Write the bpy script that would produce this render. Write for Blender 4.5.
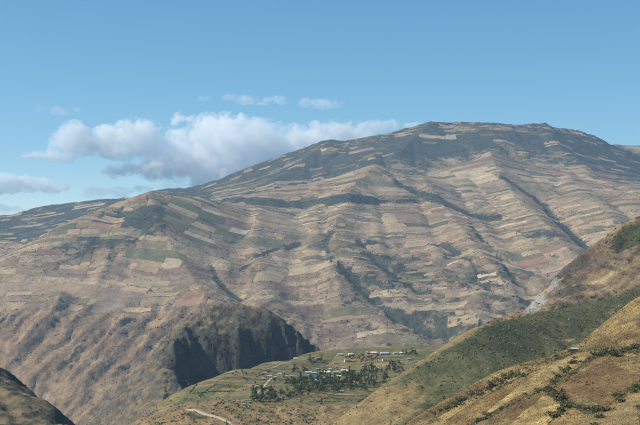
import bpy, math, random
import numpy as np
from mathutils import Vector

for o in list(bpy.data.objects):
    bpy.data.objects.remove(o, do_unlink=True)
sc = bpy.context.scene
col = sc.collection
random.seed(11)
RNG = np.random.default_rng(11)

# ---------------------------------------------------------------- camera
F, CX, CY = 1194.0, 320.0, 212.5          # focal length and centre in photo pixels; level camera on +Y
cam_d = bpy.data.cameras.new('camera')
cam_d.sensor_width = 36.0
cam_d.lens = 36.0 * F / 640.0
cam_d.clip_start = 1.0
cam_d.clip_end = 200000.0
cam = bpy.data.objects.new('camera', cam_d)
cam.rotation_euler = (math.pi / 2, 0, 0)
col.objects.link(cam)
sc.camera = cam

# ---------------------------------------------------------------- sky, sun, exposure
SUN = Vector((-0.78, -0.04, 0.62)).normalized()      # towards the sun
elev = math.asin(SUN.z)
azim = math.atan2(SUN.x, SUN.y)
world = bpy.data.worlds.new('World')
sc.world = world
world.use_nodes = True
wn = world.node_tree.nodes
wl = world.node_tree.links
wn.clear()
w_out = wn.new('ShaderNodeOutputWorld')
w_bg = wn.new('ShaderNodeBackground')
w_sky = wn.new('ShaderNodeTexSky')
w_sky.sky_type = 'NISHITA'
w_sky.sun_disc = False
w_sky.sun_elevation = elev
w_sky.sun_rotation = azim
w_sky.altitude = 2800.0
w_sky.air_density = 0.5
w_sky.dust_density = 0.0
w_sky.ozone_density = 4.0
w_bg.inputs['Strength'].default_value = 0.15
# colour grade of the sky: one tone curve and gain per colour
w_sep = wn.new('ShaderNodeSeparateColor')
w_com = wn.new('ShaderNodeCombineColor')
wl.new(w_sky.outputs[0], w_sep.inputs[0])
for i, (pw, gain) in enumerate(((1.05, 0.87), (0.68, 1.47), (0.48, 1.88))):
    a = wn.new('ShaderNodeMath'); a.operation = 'POWER'; a.inputs[1].default_value = pw
    b = wn.new('ShaderNodeMath'); b.operation = 'MULTIPLY'; b.inputs[1].default_value = gain
    wl.new(w_sep.outputs[i], a.inputs[0]); wl.new(a.outputs[0], b.inputs[0]); wl.new(b.outputs[0], w_com.inputs[i])
wl.new(w_com.outputs[0], w_bg.inputs['Color'])
wl.new(w_bg.outputs[0], w_out.inputs['Surface'])

sun_d = bpy.data.lights.new('sun', 'SUN')
sun_d.energy = 5.0
sun_d.angle = math.radians(0.53)
sun_d.color = (1.0, 0.95, 0.84)
sun = bpy.data.objects.new('sun', sun_d)
sun.rotation_euler = SUN.to_track_quat('Z', 'Y').to_euler()
sun.location = (-2000, 0, 3000)
col.objects.link(sun)

vs = sc.view_settings
vs.view_transform = 'Standard'
vs.look = 'None'
vs.exposure = 0.27
vs.gamma = 1.0
vs.use_curve_mapping = False
sc.cycles.max_bounces = 32
sc.cycles.diffuse_bounces = 2
sc.cycles.glossy_bounces = 2
sc.cycles.transmission_bounces = 2
sc.cycles.volume_bounces = 32
sc.cycles.transparent_max_bounces = 6
sc.cycles.use_denoising = True

# ---------------------------------------------------------------- noise and interpolation helpers
def _hash(ix, iy, seed):
    h = (ix.astype(np.int64) * 374761393 + iy.astype(np.int64) * 668265263 + seed * 974634777) & 0xffffffff
    h = ((h ^ (h >> 13)) * 1274126177) & 0xffffffff
    h = h ^ (h >> 16)
    return h

def perlin(x, y, seed=0):
    ix = np.floor(x); iy = np.floor(y)
    fx = x - ix; fy = y - iy
    ux = fx * fx * fx * (fx * (fx * 6 - 15) + 10)
    uy = fy * fy * fy * (fy * (fy * 6 - 15) + 10)
    def g(dx, dy):
        a = _hash(ix + dx, iy + dy, seed) * (2 * math.pi / 4294967296.0)
        return np.cos(a) * (fx - dx) + np.sin(a) * (fy - dy)
    a = g(0, 0); b = g(1, 0); c = g(0, 1); d = g(1, 1)
    return ((a * (1 - ux) + b * ux) * (1 - uy) + (c * (1 - ux) + d * ux) * uy) * 1.5

def fbm(x, y, scale, octaves=4, seed=0, gain=0.5, ridged=False):
    x = np.asarray(x, float) / scale; y = np.asarray(y, float) / scale
    s = 0.0; a = 1.0; t = 0.0
    for i in range(octaves):
        n = perlin(x, y, seed + i * 17)
        if ridged:
            n = 1 - 2 * np.abs(n)
        s = s + a * n; t += a
        a *= gain; x = x * 2.03 + 3.1; y = y * 2.03 + 7.7
    return s / t

def sstep(a, b, x):
    t = np.clip((x - a) / (b - a), 0, 1)
    return t * t * (3 - 2 * t)

def at(px, py, D):
    return ((px - CX) / F * D, D, (CY - py) / F * D)

def proj(x, y, z):
    y = np.maximum(y, 1.0)
    return CX + F * x / y, CY - F * z / y

class RBF:
    """multiquadric surface through surveyed points (x, y, z)"""
    def __init__(s, pts, c=150.0, smooth=0.0):
        P = np.array(pts, float)
        s.sc = 1000.0
        s.P = P[:, :2] / s.sc; s.c = c / s.sc
        n = len(P)
        A = np.zeros((n + 3, n + 3))
        d = np.hypot(s.P[:, None, 0] - s.P[None, :, 0], s.P[:, None, 1] - s.P[None, :, 1])
        A[:n, :n] = -np.sqrt(d * d + s.c ** 2) + smooth * np.eye(n)
        A[:n, n] = 1; A[:n, n + 1:] = s.P
        A[n, :n] = 1; A[n + 1:, :n] = s.P.T
        b = np.zeros(n + 3); b[:n] = P[:, 2]
        w = np.linalg.lstsq(A, b, rcond=None)[0]
        s.w = w[:n]; s.a = w[n:]
    def __call__(s, x, y):
        x = np.asarray(x, float) / s.sc; y = np.asarray(y, float) / s.sc
        r = s.a[0] + s.a[1] * x + s.a[2] * y
        for (px, py), w in zip(s.P, s.w):
            r = r - w * np.sqrt((x - px) ** 2 + (y - py) ** 2 + s.c ** 2)
        return r

def erode(Z, dx, iters, K, m=0.5, diff=0.08, maxcut=80.0):
    """rain runs down the sheet and cuts its gullies (implicit stream power)"""
    ny, nx = Z.shape
    z = Z.copy()
    N = nx * ny
    idx = np.arange(N).reshape(ny, nx)
    offs = [(-1, 0, 1), (1, 0, 1), (0, -1, 1), (0, 1, 1), (-1, -1, 1.4142), (-1, 1, 1.4142), (1, -1, 1.4142), (1, 1, 1.4142)]
    for it in range(iters):
        zp = np.pad(z, 1, mode='edge'); ip = np.pad(idx, 1, mode='edge')
        best = np.zeros_like(z); rec = idx.copy(); dist = np.ones_like(z)
        for oy, ox, d in offs:
            zn = zp[1 + oy:1 + oy + ny, 1 + ox:1 + ox + nx]
            s = (z - zn) / d
            mk = s > best
            best = np.where(mk, s, best)
            rec = np.where(mk, ip[1 + oy:1 + oy + ny, 1 + ox:1 + ox + nx], rec)
            dist = np.where(mk, d, dist)
        order = np.argsort(-z, axis=None).tolist()
        r = rec.ravel().tolist()
        A = [1.0] * N
        for i in order:
            j = r[i]
            if j != i:
                A[j] += A[i]
        f = (K * np.power(np.array(A), m) / dist.ravel()).tolist()
        zz = z.ravel().tolist()
        for i in reversed(order):
            j = r[i]
            if j != i and zz[j] < zz[i]:
                zz[i] = (zz[i] + f[i] * zz[j]) / (1 + f[i])
        z = np.array(zz).reshape(ny, nx)
        zp = np.pad(z, 1, mode='edge')
        z = z + diff * (zp[:-2, 1:-1] + zp[2:, 1:-1] + zp[1:-1, :-2] + zp[1:-1, 2:] - 4 * z)
        z = np.maximum(z, Z - maxcut)
    return z - Z

class Land:
    """a height sheet on a regular ground grid"""
    def __init__(s, x0, x1, y0, y1, step):
        s.x0, s.y0, s.step = x0, y0, step
        s.nx = int((x1 - x0) / step) + 1; s.ny = int((y1 - y0) / step) + 1
        s.xs = x0 + np.arange(s.nx) * step; s.ys = y0 + np.arange(s.ny) * step
        s.X, s.Y = np.meshgrid(s.xs, s.ys)
        s.Z = np.zeros_like(s.X)
    def sample(s, A, x, y):
        u = np.clip((np.asarray(x, float) - s.x0) / s.step, 0, s.nx - 1.001)
        v = np.clip((np.asarray(y, float) - s.y0) / s.step, 0, s.ny - 1.001)
        i = u.astype(int); j = v.astype(int); fu = u - i; fv = v - j
        return (A[j, i] * (1 - fu) + A[j, i + 1] * fu) * (1 - fv) + (A[j + 1, i] * (1 - fu) + A[j + 1, i + 1] * fu) * fv
    def h(s, x, y):
        return s.sample(s.Z, x, y)
    def slope(s):
        gy, gx = np.gradient(s.Z, s.step)
        return np.hypot(gx, gy)
    def erode(s, cell, iters, K, noise, nscale, maxcut, seed, diff=0.08):
        c = Land(s.x0, s.xs[-1], s.y0, s.ys[-1], cell)
        c.Z = s.h(c.X, c.Y) + noise * fbm(c.X, c.Y, nscale, 5, seed)
        d = erode(c.Z, cell, iters, K, maxcut=maxcut, diff=diff)
        s.cut = c.sample(d, s.X, s.Y)
        s.Z = s.Z + noise * fbm(s.X, s.Y, nscale, 5, seed) + s.cut
    def hit(s, px, py, d0=None, d1=None, n=500):
        """first meeting of the sight line of a photo point with this sheet"""
        d0 = d0 or s.ys[0]; d1 = d1 or s.ys[-1]
        D = np.linspace(d0, d1, n)
        x, y, z = (px - CX) / F * D, D, (CY - py) / F * D
        ok = (x > s.x0) & (x < s.xs[-1])
        g = s.h(x, y) - z
        k = np.where((g >= 0) & ok)[0]
        if len(k) == 0:
            return None
        k = k[0]
        if k == 0:
            d = D[0]
        else:
            d = D[k - 1] + (D[k] - D[k - 1]) * (-g[k - 1]) / (g[k] - g[k - 1] + 1e-9)
        x = (px - CX) / F * d
        return (x, d, float(s.h(x, d)))
    def shown(s):
        return proj(s.X, s.Y, s.Z)

def blob(PX, PY, cx, cy, rx, ry, ang=0.0):
    a = math.radians(ang); dx = PX - cx; dy = PY - cy
    u = dx * math.cos(a) + dy * math.sin(a); v = -dx * math.sin(a) + dy * math.cos(a)
    return np.exp(-((u / rx) ** 2 + (v / ry) ** 2))

def line_dist(PX, PY, pts):
    best = np.full(np.shape(PX), 1e9)
    for (ax, ay), (bx, by) in zip(pts[:-1], pts[1:]):
        vx, vy = bx - ax, by - ay
        t = np.clip(((PX - ax) * vx + (PY - ay) * vy) / (vx * vx + vy * vy), 0, 1)
        best = np.minimum(best, np.hypot(PX - ax - t * vx, PY - ay - t * vy))
    return best

def mixc(C, c, m):
    m = np.clip(m, 0, 1)[..., None]
    return C * (1 - m) + np.array(c, float) * m

# ---------------------------------------------------------------- mesh and material helpers
def rim_flat(n_u, n_v):
    f = np.ones((n_v - 1, n_u - 1), bool)
    f[0, :] = f[-1, :] = False; f[:, 0] = f[:, -1] = False
    return f.ravel()

def mesh_np(name, V, Fc, colors=None, smooth=True):
    V = np.asarray(V, np.float32).reshape(-1, 3); Fc = np.asarray(Fc, np.int32)
    k = Fc.shape[1]; nf = len(Fc)
    me = bpy.data.meshes.new(name)
    me.vertices.add(len(V)); me.vertices.foreach_set('co', V.ravel())
    me.loops.add(nf * k); me.loops.foreach_set('vertex_index', Fc.ravel())
    me.polygons.add(nf)
    me.polygons.foreach_set('loop_start', np.arange(0, nf * k, k, dtype=np.int32))
    me.polygons.foreach_set('loop_total', np.full(nf, k, dtype=np.int32))
    if smooth is True:
        smooth = np.ones(nf, dtype=bool)
    if smooth is False:
        smooth = np.zeros(nf, dtype=bool)
    if True:
        me.polygons.foreach_set('use_smooth', smooth)
    me.update(calc_edges=True)
    if colors is not None:
        colors = np.asarray(colors, np.float32).reshape(len(V), -1)
        C = np.zeros((len(V), 4), np.float32); C[:, :colors.shape[1]] = colors
        a = me.color_attributes.new('Col', 'FLOAT_COLOR', 'POINT')
        a.data.foreach_set('color', C.ravel())
    return me

def link(name, me, mat=None, parent=None, kind=None, label=None, cat=None, group=None, loc=None):
    o = bpy.data.objects.new(name, me)
    col.objects.link(o)
    if mat is not None and me is not None and len(me.materials) == 0:
        me.materials.append(mat)
    if parent is not None:
        o.parent = parent
    if loc is not None:
        o.location = loc
    for k, v in (('kind', kind), ('label', label), ('category', cat), ('group', group)):
        if v:
            o[k] = v
    return o

def new_mat(name):
    m = bpy.data.materials.new(name); m.use_nodes = True
    nt = m.node_tree; nt.nodes.clear()
    return m, nt.nodes, nt.links

def ground_mat(name, s1, s2, s3, bump, bscale, var=0.35, flat=None, rough=0.95, stretch=(1, 1, 1), scrub=None):
    """soil and plant cover: colour from the cover map times grain at three sizes (metres), and fine relief"""
    m, N, L = new_mat(name)
    out = N.new('ShaderNodeOutputMaterial'); b = N.new('ShaderNodeBsdfPrincipled')
    b.inputs['Roughness'].default_value = rough
    b.inputs['Specular IOR Level'].default_value = 0.12
    L.new(b.outputs[0], out.inputs['Surface'])
    geo = N.new('ShaderNodeNewGeometry')
    mp = N.new('ShaderNodeMapping'); mp.inputs['Scale'].default_value = stretch
    L.new(geo.outputs['Position'], mp.inputs['Vector'])
    if flat is None:
        at_ = N.new('ShaderNodeVertexColor'); at_.layer_name = 'Col'; cur = at_.outputs['Color']
    else:
        rgb = N.new('ShaderNodeRGB'); rgb.outputs[0].default_value = (*flat, 1); cur = rgb.outputs[0]
    if scrub is not None:
        # ragged edges between grass and scrub: the cover map plus fine noise, cut sharply
        sc_c, sc_s, sc_k = scrub
        nn = N.new('ShaderNodeTexNoise'); nn.inputs['Scale'].default_value = 1.0 / sc_s
        nn.inputs['Detail'].default_value = 6.0; nn.inputs['Roughness'].default_value = 0.7
        L.new(mp.outputs[0], nn.inputs['Vector'])
        ma = N.new('ShaderNodeMath'); ma.operation = 'MULTIPLY_ADD'; ma.inputs[1].default_value = sc_k
        L.new(nn.outputs['Fac'], ma.inputs[0]); L.new(at_.outputs['Alpha'], ma.inputs[2])
        mr = N.new('ShaderNodeMapRange'); mr.inputs['From Min'].default_value = 0.44 + 0.5 * sc_k; mr.inputs['From Max'].default_value = 0.58 + 0.5 * sc_k
        L.new(ma.outputs[0], mr.inputs['Value'])
        mm = N.new('ShaderNodeMix'); mm.data_type = 'RGBA'; mm.inputs['B'].default_value = (*sc_c, 1)
        L.new(mr.outputs[0], mm.inputs['Factor']); L.new(cur, mm.inputs['A']); cur = mm.outputs['Result']
    for i, (s, w) in enumerate(((s1, var), (s2, var), (s3, var * 0.9))):
        n = N.new('ShaderNodeTexNoise'); n.inputs['Scale'].default_value = 1.0 / s
        n.inputs['Detail'].default_value = 4.0; n.inputs['Roughness'].default_value = 0.6
        L.new(mp.outputs[0], n.inputs['Vector'])
        r = N.new('ShaderNodeMapRange')
        r.inputs['From Min'].default_value = 0.3; r.inputs['From Max'].default_value = 0.7
        r.inputs['To Min'].default_value = 1 - w; r.inputs['To Max'].default_value = 1 + w
        L.new(n.outputs['Fac'], r.inputs['Value'])
        c2 = N.new('ShaderNodeMix'); c2.data_type = 'RGBA'; c2.blend_type = 'MULTIPLY'
        c2.inputs['Factor'].default_value = 1.0
        cc = N.new('ShaderNodeCombineColor')
        pw = N.new('ShaderNodeMath'); pw.operation = 'POWER'; pw.inputs[1].default_value = 1.0 + 0.25 * (i - 1)
        L.new(r.outputs[0], pw.inputs[0])
        L.new(r.outputs[0], cc.inputs[0]); L.new(r.outputs[0], cc.inputs[1]); L.new(pw.outputs[0], cc.inputs[2])
        L.new(cur, c2.inputs['A']); L.new(cc.outputs[0], c2.inputs['B'])
        cur = c2.outputs['Result']
    L.new(cur, b.inputs['Base Color'])
    bn = N.new('ShaderNodeTexNoise'); bn.inputs['Scale'].default_value = 1.0 / bscale
    bn.inputs['Detail'].default_value = 5.0; bn.inputs['Roughness'].default_value = 0.65
    L.new(geo.outputs['Position'], bn.inputs['Vector'])
    bp = N.new('ShaderNodeBump'); bp.inputs['Strength'].default_value = 1.0
    bp.inputs['Distance'].default_value = bump
    L.new(bn.outputs['Fac'], bp.inputs['Height']); L.new(bp.outputs[0], b.inputs['Normal'])
    return m

def leaf_mat(name, c, var=0.35, scale=2.0, use_attr=False):
    m, N, L = new_mat(name)
    out = N.new('ShaderNodeOutputMaterial'); b = N.new('ShaderNodeBsdfPrincipled')
    b.inputs['Roughness'].default_value = 0.75; b.inputs['Specular IOR Level'].default_value = 0.2
    geo = N.new('ShaderNodeNewGeometry'); oi = N.new('ShaderNodeObjectInfo')
    n = N.new('ShaderNodeTexNoise'); n.inputs['Scale'].default_value = 1.0 / scale; n.inputs['Detail'].default_value = 2.0
    L.new(geo.outputs['Position'], n.inputs['Vector'])
    r = N.new('ShaderNodeMapRange'); r.inputs['From Min'].default_value = 0.3; r.inputs['From Max'].default_value = 0.7
    r.inputs['To Min'].default_value = 1 - var; r.inputs['To Max'].default_value = 1 + var
    L.new(n.outputs['Fac'], r.inputs['Value'])
    r2 = N.new('ShaderNodeMapRange'); r2.inputs['To Min'].default_value = 0.75; r2.inputs['To Max'].default_value = 1.3
    L.new(oi.outputs['Random'], r2.inputs['Value'])
    mu = N.new('ShaderNodeMath'); mu.operation = 'MULTIPLY'
    L.new(r.outputs[0], mu.inputs[0]); L.new(r2.outputs[0], mu.inputs[1])
    mx = N.new('ShaderNodeVectorMath'); mx.operation = 'SCALE'
    if use_attr:
        va = N.new('ShaderNodeVertexColor'); va.layer_name = 'Col'; L.new(va.outputs['Color'], mx.inputs[0])
    else:
        mx.inputs[0].default_value = c
    L.new(mu.outputs[0], mx.inputs['Scale'])
    L.new(mx.outputs[0], b.inputs['Base Color'])
    L.new(b.outputs[0], out.inputs['Surface'])
    return m

def paint_mat(name, c, rough=0.8, var=0.12, scale=1.5, metal=0.0):
    m, N, L = new_mat(name)
    out = N.new('ShaderNodeOutputMaterial'); b = N.new('ShaderNodeBsdfPrincipled')
    b.inputs['Roughness'].default_value = rough; b.inputs['Metallic'].default_value = metal
    b.inputs['Specular IOR Level'].default_value = 0.3
    geo = N.new('ShaderNodeNewGeometry')
    n = N.new('ShaderNodeTexNoise'); n.inputs['Scale'].default_value = 1.0 / scale; n.inputs['Detail'].default_value = 4.0
    L.new(geo.outputs['Position'], n.inputs['Vector'])
    r = N.new('ShaderNodeMapRange'); r.inputs['From Min'].default_value = 0.3; r.inputs['From Max'].default_value = 0.7
    r.inputs['To Min'].default_value = 1 - var; r.inputs['To Max'].default_value = 1 + var
    L.new(n.outputs['Fac'], r.inputs['Value'])
    mx = N.new('ShaderNodeVectorMath'); mx.operation = 'SCALE'; mx.inputs[0].default_value = c
    L.new(r.outputs[0], mx.inputs['Scale']); L.new(mx.outputs[0], b.inputs['Base Color'])
    L.new(b.outputs[0], out.inputs['Surface'])
    return m

def grid_faces(nx, ny):
    i = np.arange(nx - 1)[None, :] + np.arange(ny - 1)[:, None] * nx
    i = i.ravel()
    return np.stack([i, i + 1, i + 1 + nx, i + nx], 1)

def land_object(name, land, C, mat, label=None, cover=None):
    if cover is not None:
        C = np.concatenate([C, np.clip(cover, 0, 1)[..., None]], -1)
    V = np.stack([land.X, land.Y, land.Z], -1).reshape(-1, 3)
    me = mesh_np(name, V, grid_faces(land.nx, land.ny), C)
    return link(name, me, mat, kind='structure', label=label)

def patch_mesh(name, land, q, cell, lift, skirt, color=None, edge=0.0, seed=0):
    """a tilled plot: four corners in plan, laid on the sheet and banked down at its rim"""
    q = np.array(q, float)
    lu = max(np.hypot(*(q[1] - q[0])), np.hypot(*(q[2] - q[3]))); lv = max(np.hypot(*(q[3] - q[0])), np.hypot(*(q[2] - q[1])))
    n = int(np.clip(math.ceil(lu / cell), 1, 40)); m = int(np.clip(math.ceil(lv / cell), 1, 40))
    u = np.linspace(0, 1, n + 1)[None, :, None]; v = np.linspace(0, 1, m + 1)[:, None, None]
    P = (q[0] * (1 - u) + q[1] * u) * (1 - v) + (q[3] * (1 - u) + q[2] * u) * v
    if edge > 0:
        P[..., 0] += edge * fbm(P[..., 0], P[..., 1], 90.0, 2, seed + 5)
        P[..., 1] += edge * fbm(P[..., 0], P[..., 1], 90.0, 2, seed + 9)
    Z = land.h(P[..., 0], P[..., 1]) + lift
    V = np.concatenate([P, Z[..., None]], -1).reshape(-1, 3)
    I = np.arange((n + 1) * (m + 1)).reshape(m + 1, n + 1)
    rim = np.r_[I[0, :-1], I[:-1, -1], I[-1, :0:-1], I[:0:-1, 0]]; k = len(rim)
    top = V[rim]; bot = top - np.array([0, 0, skirt]); o = len(V)      # the bank has its own edge
    j = np.arange(k); jn = (j + 1) % k
    Fs = np.stack([o + j, o + k + j, o + k + jn, o + jn], 1)
    Fi = grid_faces(n + 1, m + 1)
    return np.concatenate([V, top, bot]), np.concatenate([Fi, Fs]), np.r_[np.ones(len(Fi), bool), np.zeros(k, bool)]

def ribbon(land, pts, width, lift, step=8.0):
    """a strip laid on the sheet along a plan line"""
    P = [np.array(p[:2], float) for p in pts]
    out = []
    for a, b in zip(P[:-1], P[1:]):
        k = max(1, int(np.hypot(*(b - a)) / step))
        out += [a + (b - a) * i / k for i in range(k)]
    out.append(P[-1]); out = np.array(out)
    for _ in range(2):
        out[1:-1] = 0.25 * out[:-2] + 0.5 * out[1:-1] + 0.25 * out[2:]
    t = np.gradient(out, axis=0); t /= np.linalg.norm(t, axis=1)[:, None] + 1e-9
    nrm = np.stack([-t[:, 1], t[:, 0]], 1)
    rows = []
    for s, dz in ((-1.25, -lift * 1.5), (-1, lift), (0, lift * 1.1), (1, lift), (1.25, -lift * 1.5)):
        p = out + nrm * s * width / 2
        rows.append(np.concatenate([p, (land.h(p[:, 0], p[:, 1]) + dz)[:, None]], 1))
    V = np.stack(rows, 1).reshape(-1, 3)
    return V, grid_faces(5, len(out))

def clumps(P, R, n, C=None, flat=0.7, seed=0, leaf=0.55):
    """leafy clumps: n small blades each, spread through a low dome of radius R at the points P"""
    rg = np.random.default_rng(seed)
    k = len(P); P = np.asarray(P); R = np.asarray(R)
    d = rg.normal(size=(k, n, 3)); d /= np.linalg.norm(d, axis=2, keepdims=True)
    d[..., 2] = np.abs(d[..., 2])
    rad = rg.uniform(0.45, 1.0, (k, n, 1))
    c = P[:, None, :] + d * rad * R[:, None, None] * np.array([1, 1, flat * 1.2])
    nrm = d + 0.5 * rg.normal(size=(k, n, 3)); nrm /= np.linalg.norm(nrm, axis=2, keepdims=True)
    t = np.cross(nrm, rg.normal(size=(k, n, 3))); t /= np.linalg.norm(t, axis=2, keepdims=True) + 1e-9
    b = np.cross(nrm, t)
    s = leaf * R[:, None, None] * rg.uniform(0.6, 1.25, (k, n, 1))
    V = np.stack([c - t * s - b * s * 0.8, c + t * s - b * s * 0.5, c + t * s * 0.7 + b * s, c - t * s * 0.8 + b * s * 0.7], 2)
    V = V.reshape(-1, 3)
    Fc = np.arange(len(V)).reshape(-1, 4)
    CC = None
    if C is not None:
        CC = np.repeat(np.asarray(C), n * 4, axis=0) * rg.uniform(0.75, 1.25, (k * n, 1)).repeat(4, axis=0)
    return V, Fc, CC

# ================================================================ THE MOUNTAIN
MTN = [(-100, 420, 4700), (0, 335, 4900), (0, 300, 5150), (0, 262, 5500), (-150, 300, 5200), (-150, 250, 5700), (-150, 225, 6300),
    (75, 422, 4400), (100, 380, 4600), (60, 380, 4650), (150, 330, 4900), (150, 300, 5150), (60, 340, 4850), (60, 300, 5150),
    (200, 300, 5150), (260, 300, 5200), (330, 350, 4900), (330, 320, 5120), (330, 300, 5300), (300, 330, 5000), (380, 345, 4900),
    (400, 320, 5100), (440, 345, 4900), (440, 330, 5000), (480, 320, 5000), (480, 300, 5200), (520, 300, 5200), (560, 280, 5400),
    (600, 260, 5600), (640, 240, 5900), (740, 240, 5900), (740, 300, 5200), (250, 380, 4600), (170, 400, 4500), (330, 390, 4600),
    (450, 390, 4600), (600, 350, 4800),
    (60, 262, 5500), (150, 262, 5550), (240, 262, 5650), (330, 258, 5800), (345, 262, 5700), (420, 262, 5800), (500, 262, 5700),
    (560, 250, 5800), (640, 215, 6400),
    (60, 232, 5900), (110, 216, 6100), (150, 220, 5950), (200, 230, 5950), (260, 235, 6150), (330, 228, 6400), (400, 230, 6350),
    (460, 230, 6350), (520, 225, 6400), (580, 215, 6550), (640, 195, 7000),
    (150, 195, 6350), (180, 197, 6500), (120, 200, 6300), (90, 210, 6150), (60, 224, 6000), (30, 240, 5850), (0, 257, 5700), (-60, 280, 5500),
    (0, 250, 7800), (0, 235, 8500), (30, 225, 9000), (0, 218, 9800), (-80, 222, 9800), (40, 208, 10000), (75, 204, 10000), (105, 200, 10000),
    (130, 201, 10000), (160, 192, 10000), (185, 189, 10000), (205, 187, 9800), (60, 225, 8500),
    (240, 207, 7000), (215, 203, 7000), (300, 208, 7000), (240, 200, 7400), (220, 195, 8600), (260, 192, 8500),
    (375, 167, 7900), (340, 177, 7700), (300, 188, 7550), (400, 173, 7950), (425, 181, 7950), (358, 170, 7820), (375, 185, 7500), (375, 205, 7100),
    (330, 204, 7000), (420, 205, 7100), (300, 175, 9000), (375, 155, 9200), (260, 177, 9300), (240, 179, 9500), (330, 162, 9300),
    (230, 175, 9900), (260, 164, 10000), (290, 155, 10000), (320, 146, 10100), (350, 142, 10100), (380, 138, 10200),
    (400, 132, 10200), (430, 127, 10300), (465, 125, 10300), (500, 127, 10300), (540, 127, 10300), (552, 131, 10200), (580, 133, 10200),
    (600, 142, 10000), (620, 152, 9800), (640, 163, 9600), (700, 187, 9200), (760, 200, 9000),
    (490, 152, 8800), (440, 172, 8300), (480, 165, 8300), (500, 180, 7900), (460, 190, 7600), (520, 165, 8500), (560, 170, 8600),
    (600, 175, 8500), (640, 180, 8400), (560, 195, 7500), (600, 195, 7400), (500, 200, 7300), (440, 150, 9300), (480, 145, 9350),
    (560, 145, 9600), (600, 157, 9500), (740, 195, 7800)]
pts = [at(*p) for p in MTN]
# ground that the photo does not see: the hollow behind the near hill and the far side of the crest
pts += [at(*p) for p in ((-60, 300, 6200), (0, 280, 6250), (30, 262, 6300), (60, 244, 6350), (90, 226, 6500), (120, 214, 6750), (150, 207, 6850))]
pts += [(-1400, 7400, -190), (-1950, 7300, -300), (-900, 7500, -60), (at(375, 165, 8300)[0], 8300, 190), (at(340, 165, 8200)[0], 8200, 130), (at(490, 150, 9100)[0], 9100, 395), (at(460, 155, 8900)[0], 8900, 340), (at(520, 158, 8950)[0], 8950, 360), (at(300, 180, 8200)[0], 8200, 90), (at(420, 165, 8350)[0], 8350, 215)]
for px, z in ((-60, -320), (100, -150), (250, 100), (380, 380), (500, 450), (620, 250), (740, 0)):
    pts.append(((px - CX) / F * 11300, 11300, z))
mt = Land(-3400, 3400, 4300, 11000, 11.0)
mt_r = RBF(pts, 70.0)
_c = Land(-3500, 3500, 4300, 11400, 70.0); _c.Z = mt_r(_c.X, _c.Y)
base = _c.sample(_c.Z, mt.X, mt.Y)
k = np.array([1, 4, 6, 4, 1]) / 16.0
for _ in range(3):
    base = np.apply_along_axis(lambda r: np.convolve(np.pad(r, 2, 'edge'), k, 'valid'), 0, base)
    base = np.apply_along_axis(lambda r: np.convolve(np.pad(r, 2, 'edge'), k, 'valid'), 1, base)
mt.Z = base
PX0, PY0 = mt.shown()
RAV = [([(212, 266), (216, 276), (226, 286), (240, 296)], 5, 28), ([(330, 232), (324, 246), (330, 258), (345, 272), (365, 290), (395, 312)], 7, 45),
       ([(388, 172), (400, 184), (430, 199), (470, 212), (500, 216)], 6, 38), ([(543, 200), (552, 213), (572, 232), (592, 246)], 7, 45),
       ([(395, 314), (420, 322), (442, 336)], 6, 40), ([(60, 322), (40, 342), (20, 360)], 4, 30), ([(105, 335), (78, 365), (60, 385)], 3, 26),
       ([(128, 335), (108, 356)], 2.5, 18), ([(470, 225), (500, 258), (522, 288)], 4, 24), ([(500, 180), (530, 195), (548, 205)], 4, 24),
       ([(300, 240), (270, 250), (240, 266)], 4, 20), ([(440, 240), (470, 262), (490, 290)], 4, 22), ([(0, 310), (20, 330)], 5, 26),
       ([(360, 240), (380, 262), (420, 290)], 4, 20), ([(150, 215), (140, 235), (120, 250)], 5, 20)]
SPINES = [([(375, 170), (352, 195), (338, 225), (332, 262), (342, 300)], 11, 26), ([(490, 154), (500, 178), (520, 208), (550, 232), (575, 262)], 11, 30), ([(150, 198), (160, 225), (178, 260), (205, 300)], 14, 22),
          ([(425, 184), (450, 215), (475, 250), (505, 285)], 9, 20), ([(570, 185), (600, 210), (630, 235)], 9, 20), ([(260, 212), (250, 240), (262, 275)], 9, 14), ([(60, 300), (40, 325), (15, 350)], 7, 22), ([(125, 320), (95, 352), (70, 385)], 7, 22), ([(330, 146), (300, 165), (275, 185)], 8, 28), ([(430, 130), (410, 145), (395, 160)], 8, 26), ([(545, 130), (560, 150), (590, 172)], 8, 30)]
wob = 3.0 * fbm(PX0, PY0, 22.0, 3, 13)
for line, w, up in SPINES:
    mt.Z += up * 1.25 * np.exp(-line_dist(PX0 + wob, PY0 + wob, line) / w)
rav = np.zeros_like(mt.Z)
wob = 2.5 * fbm(PX0, PY0, 18.0, 2, 3)
for line, w, dep in RAV:
    d = line_dist(PX0 + wob, PY0 * 1.0 + wob, line)
    g = np.exp(-(d / w) ** 2)
    mt.Z -= 0.4 * dep * g
    rav = np.maximum(rav, g)
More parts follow.
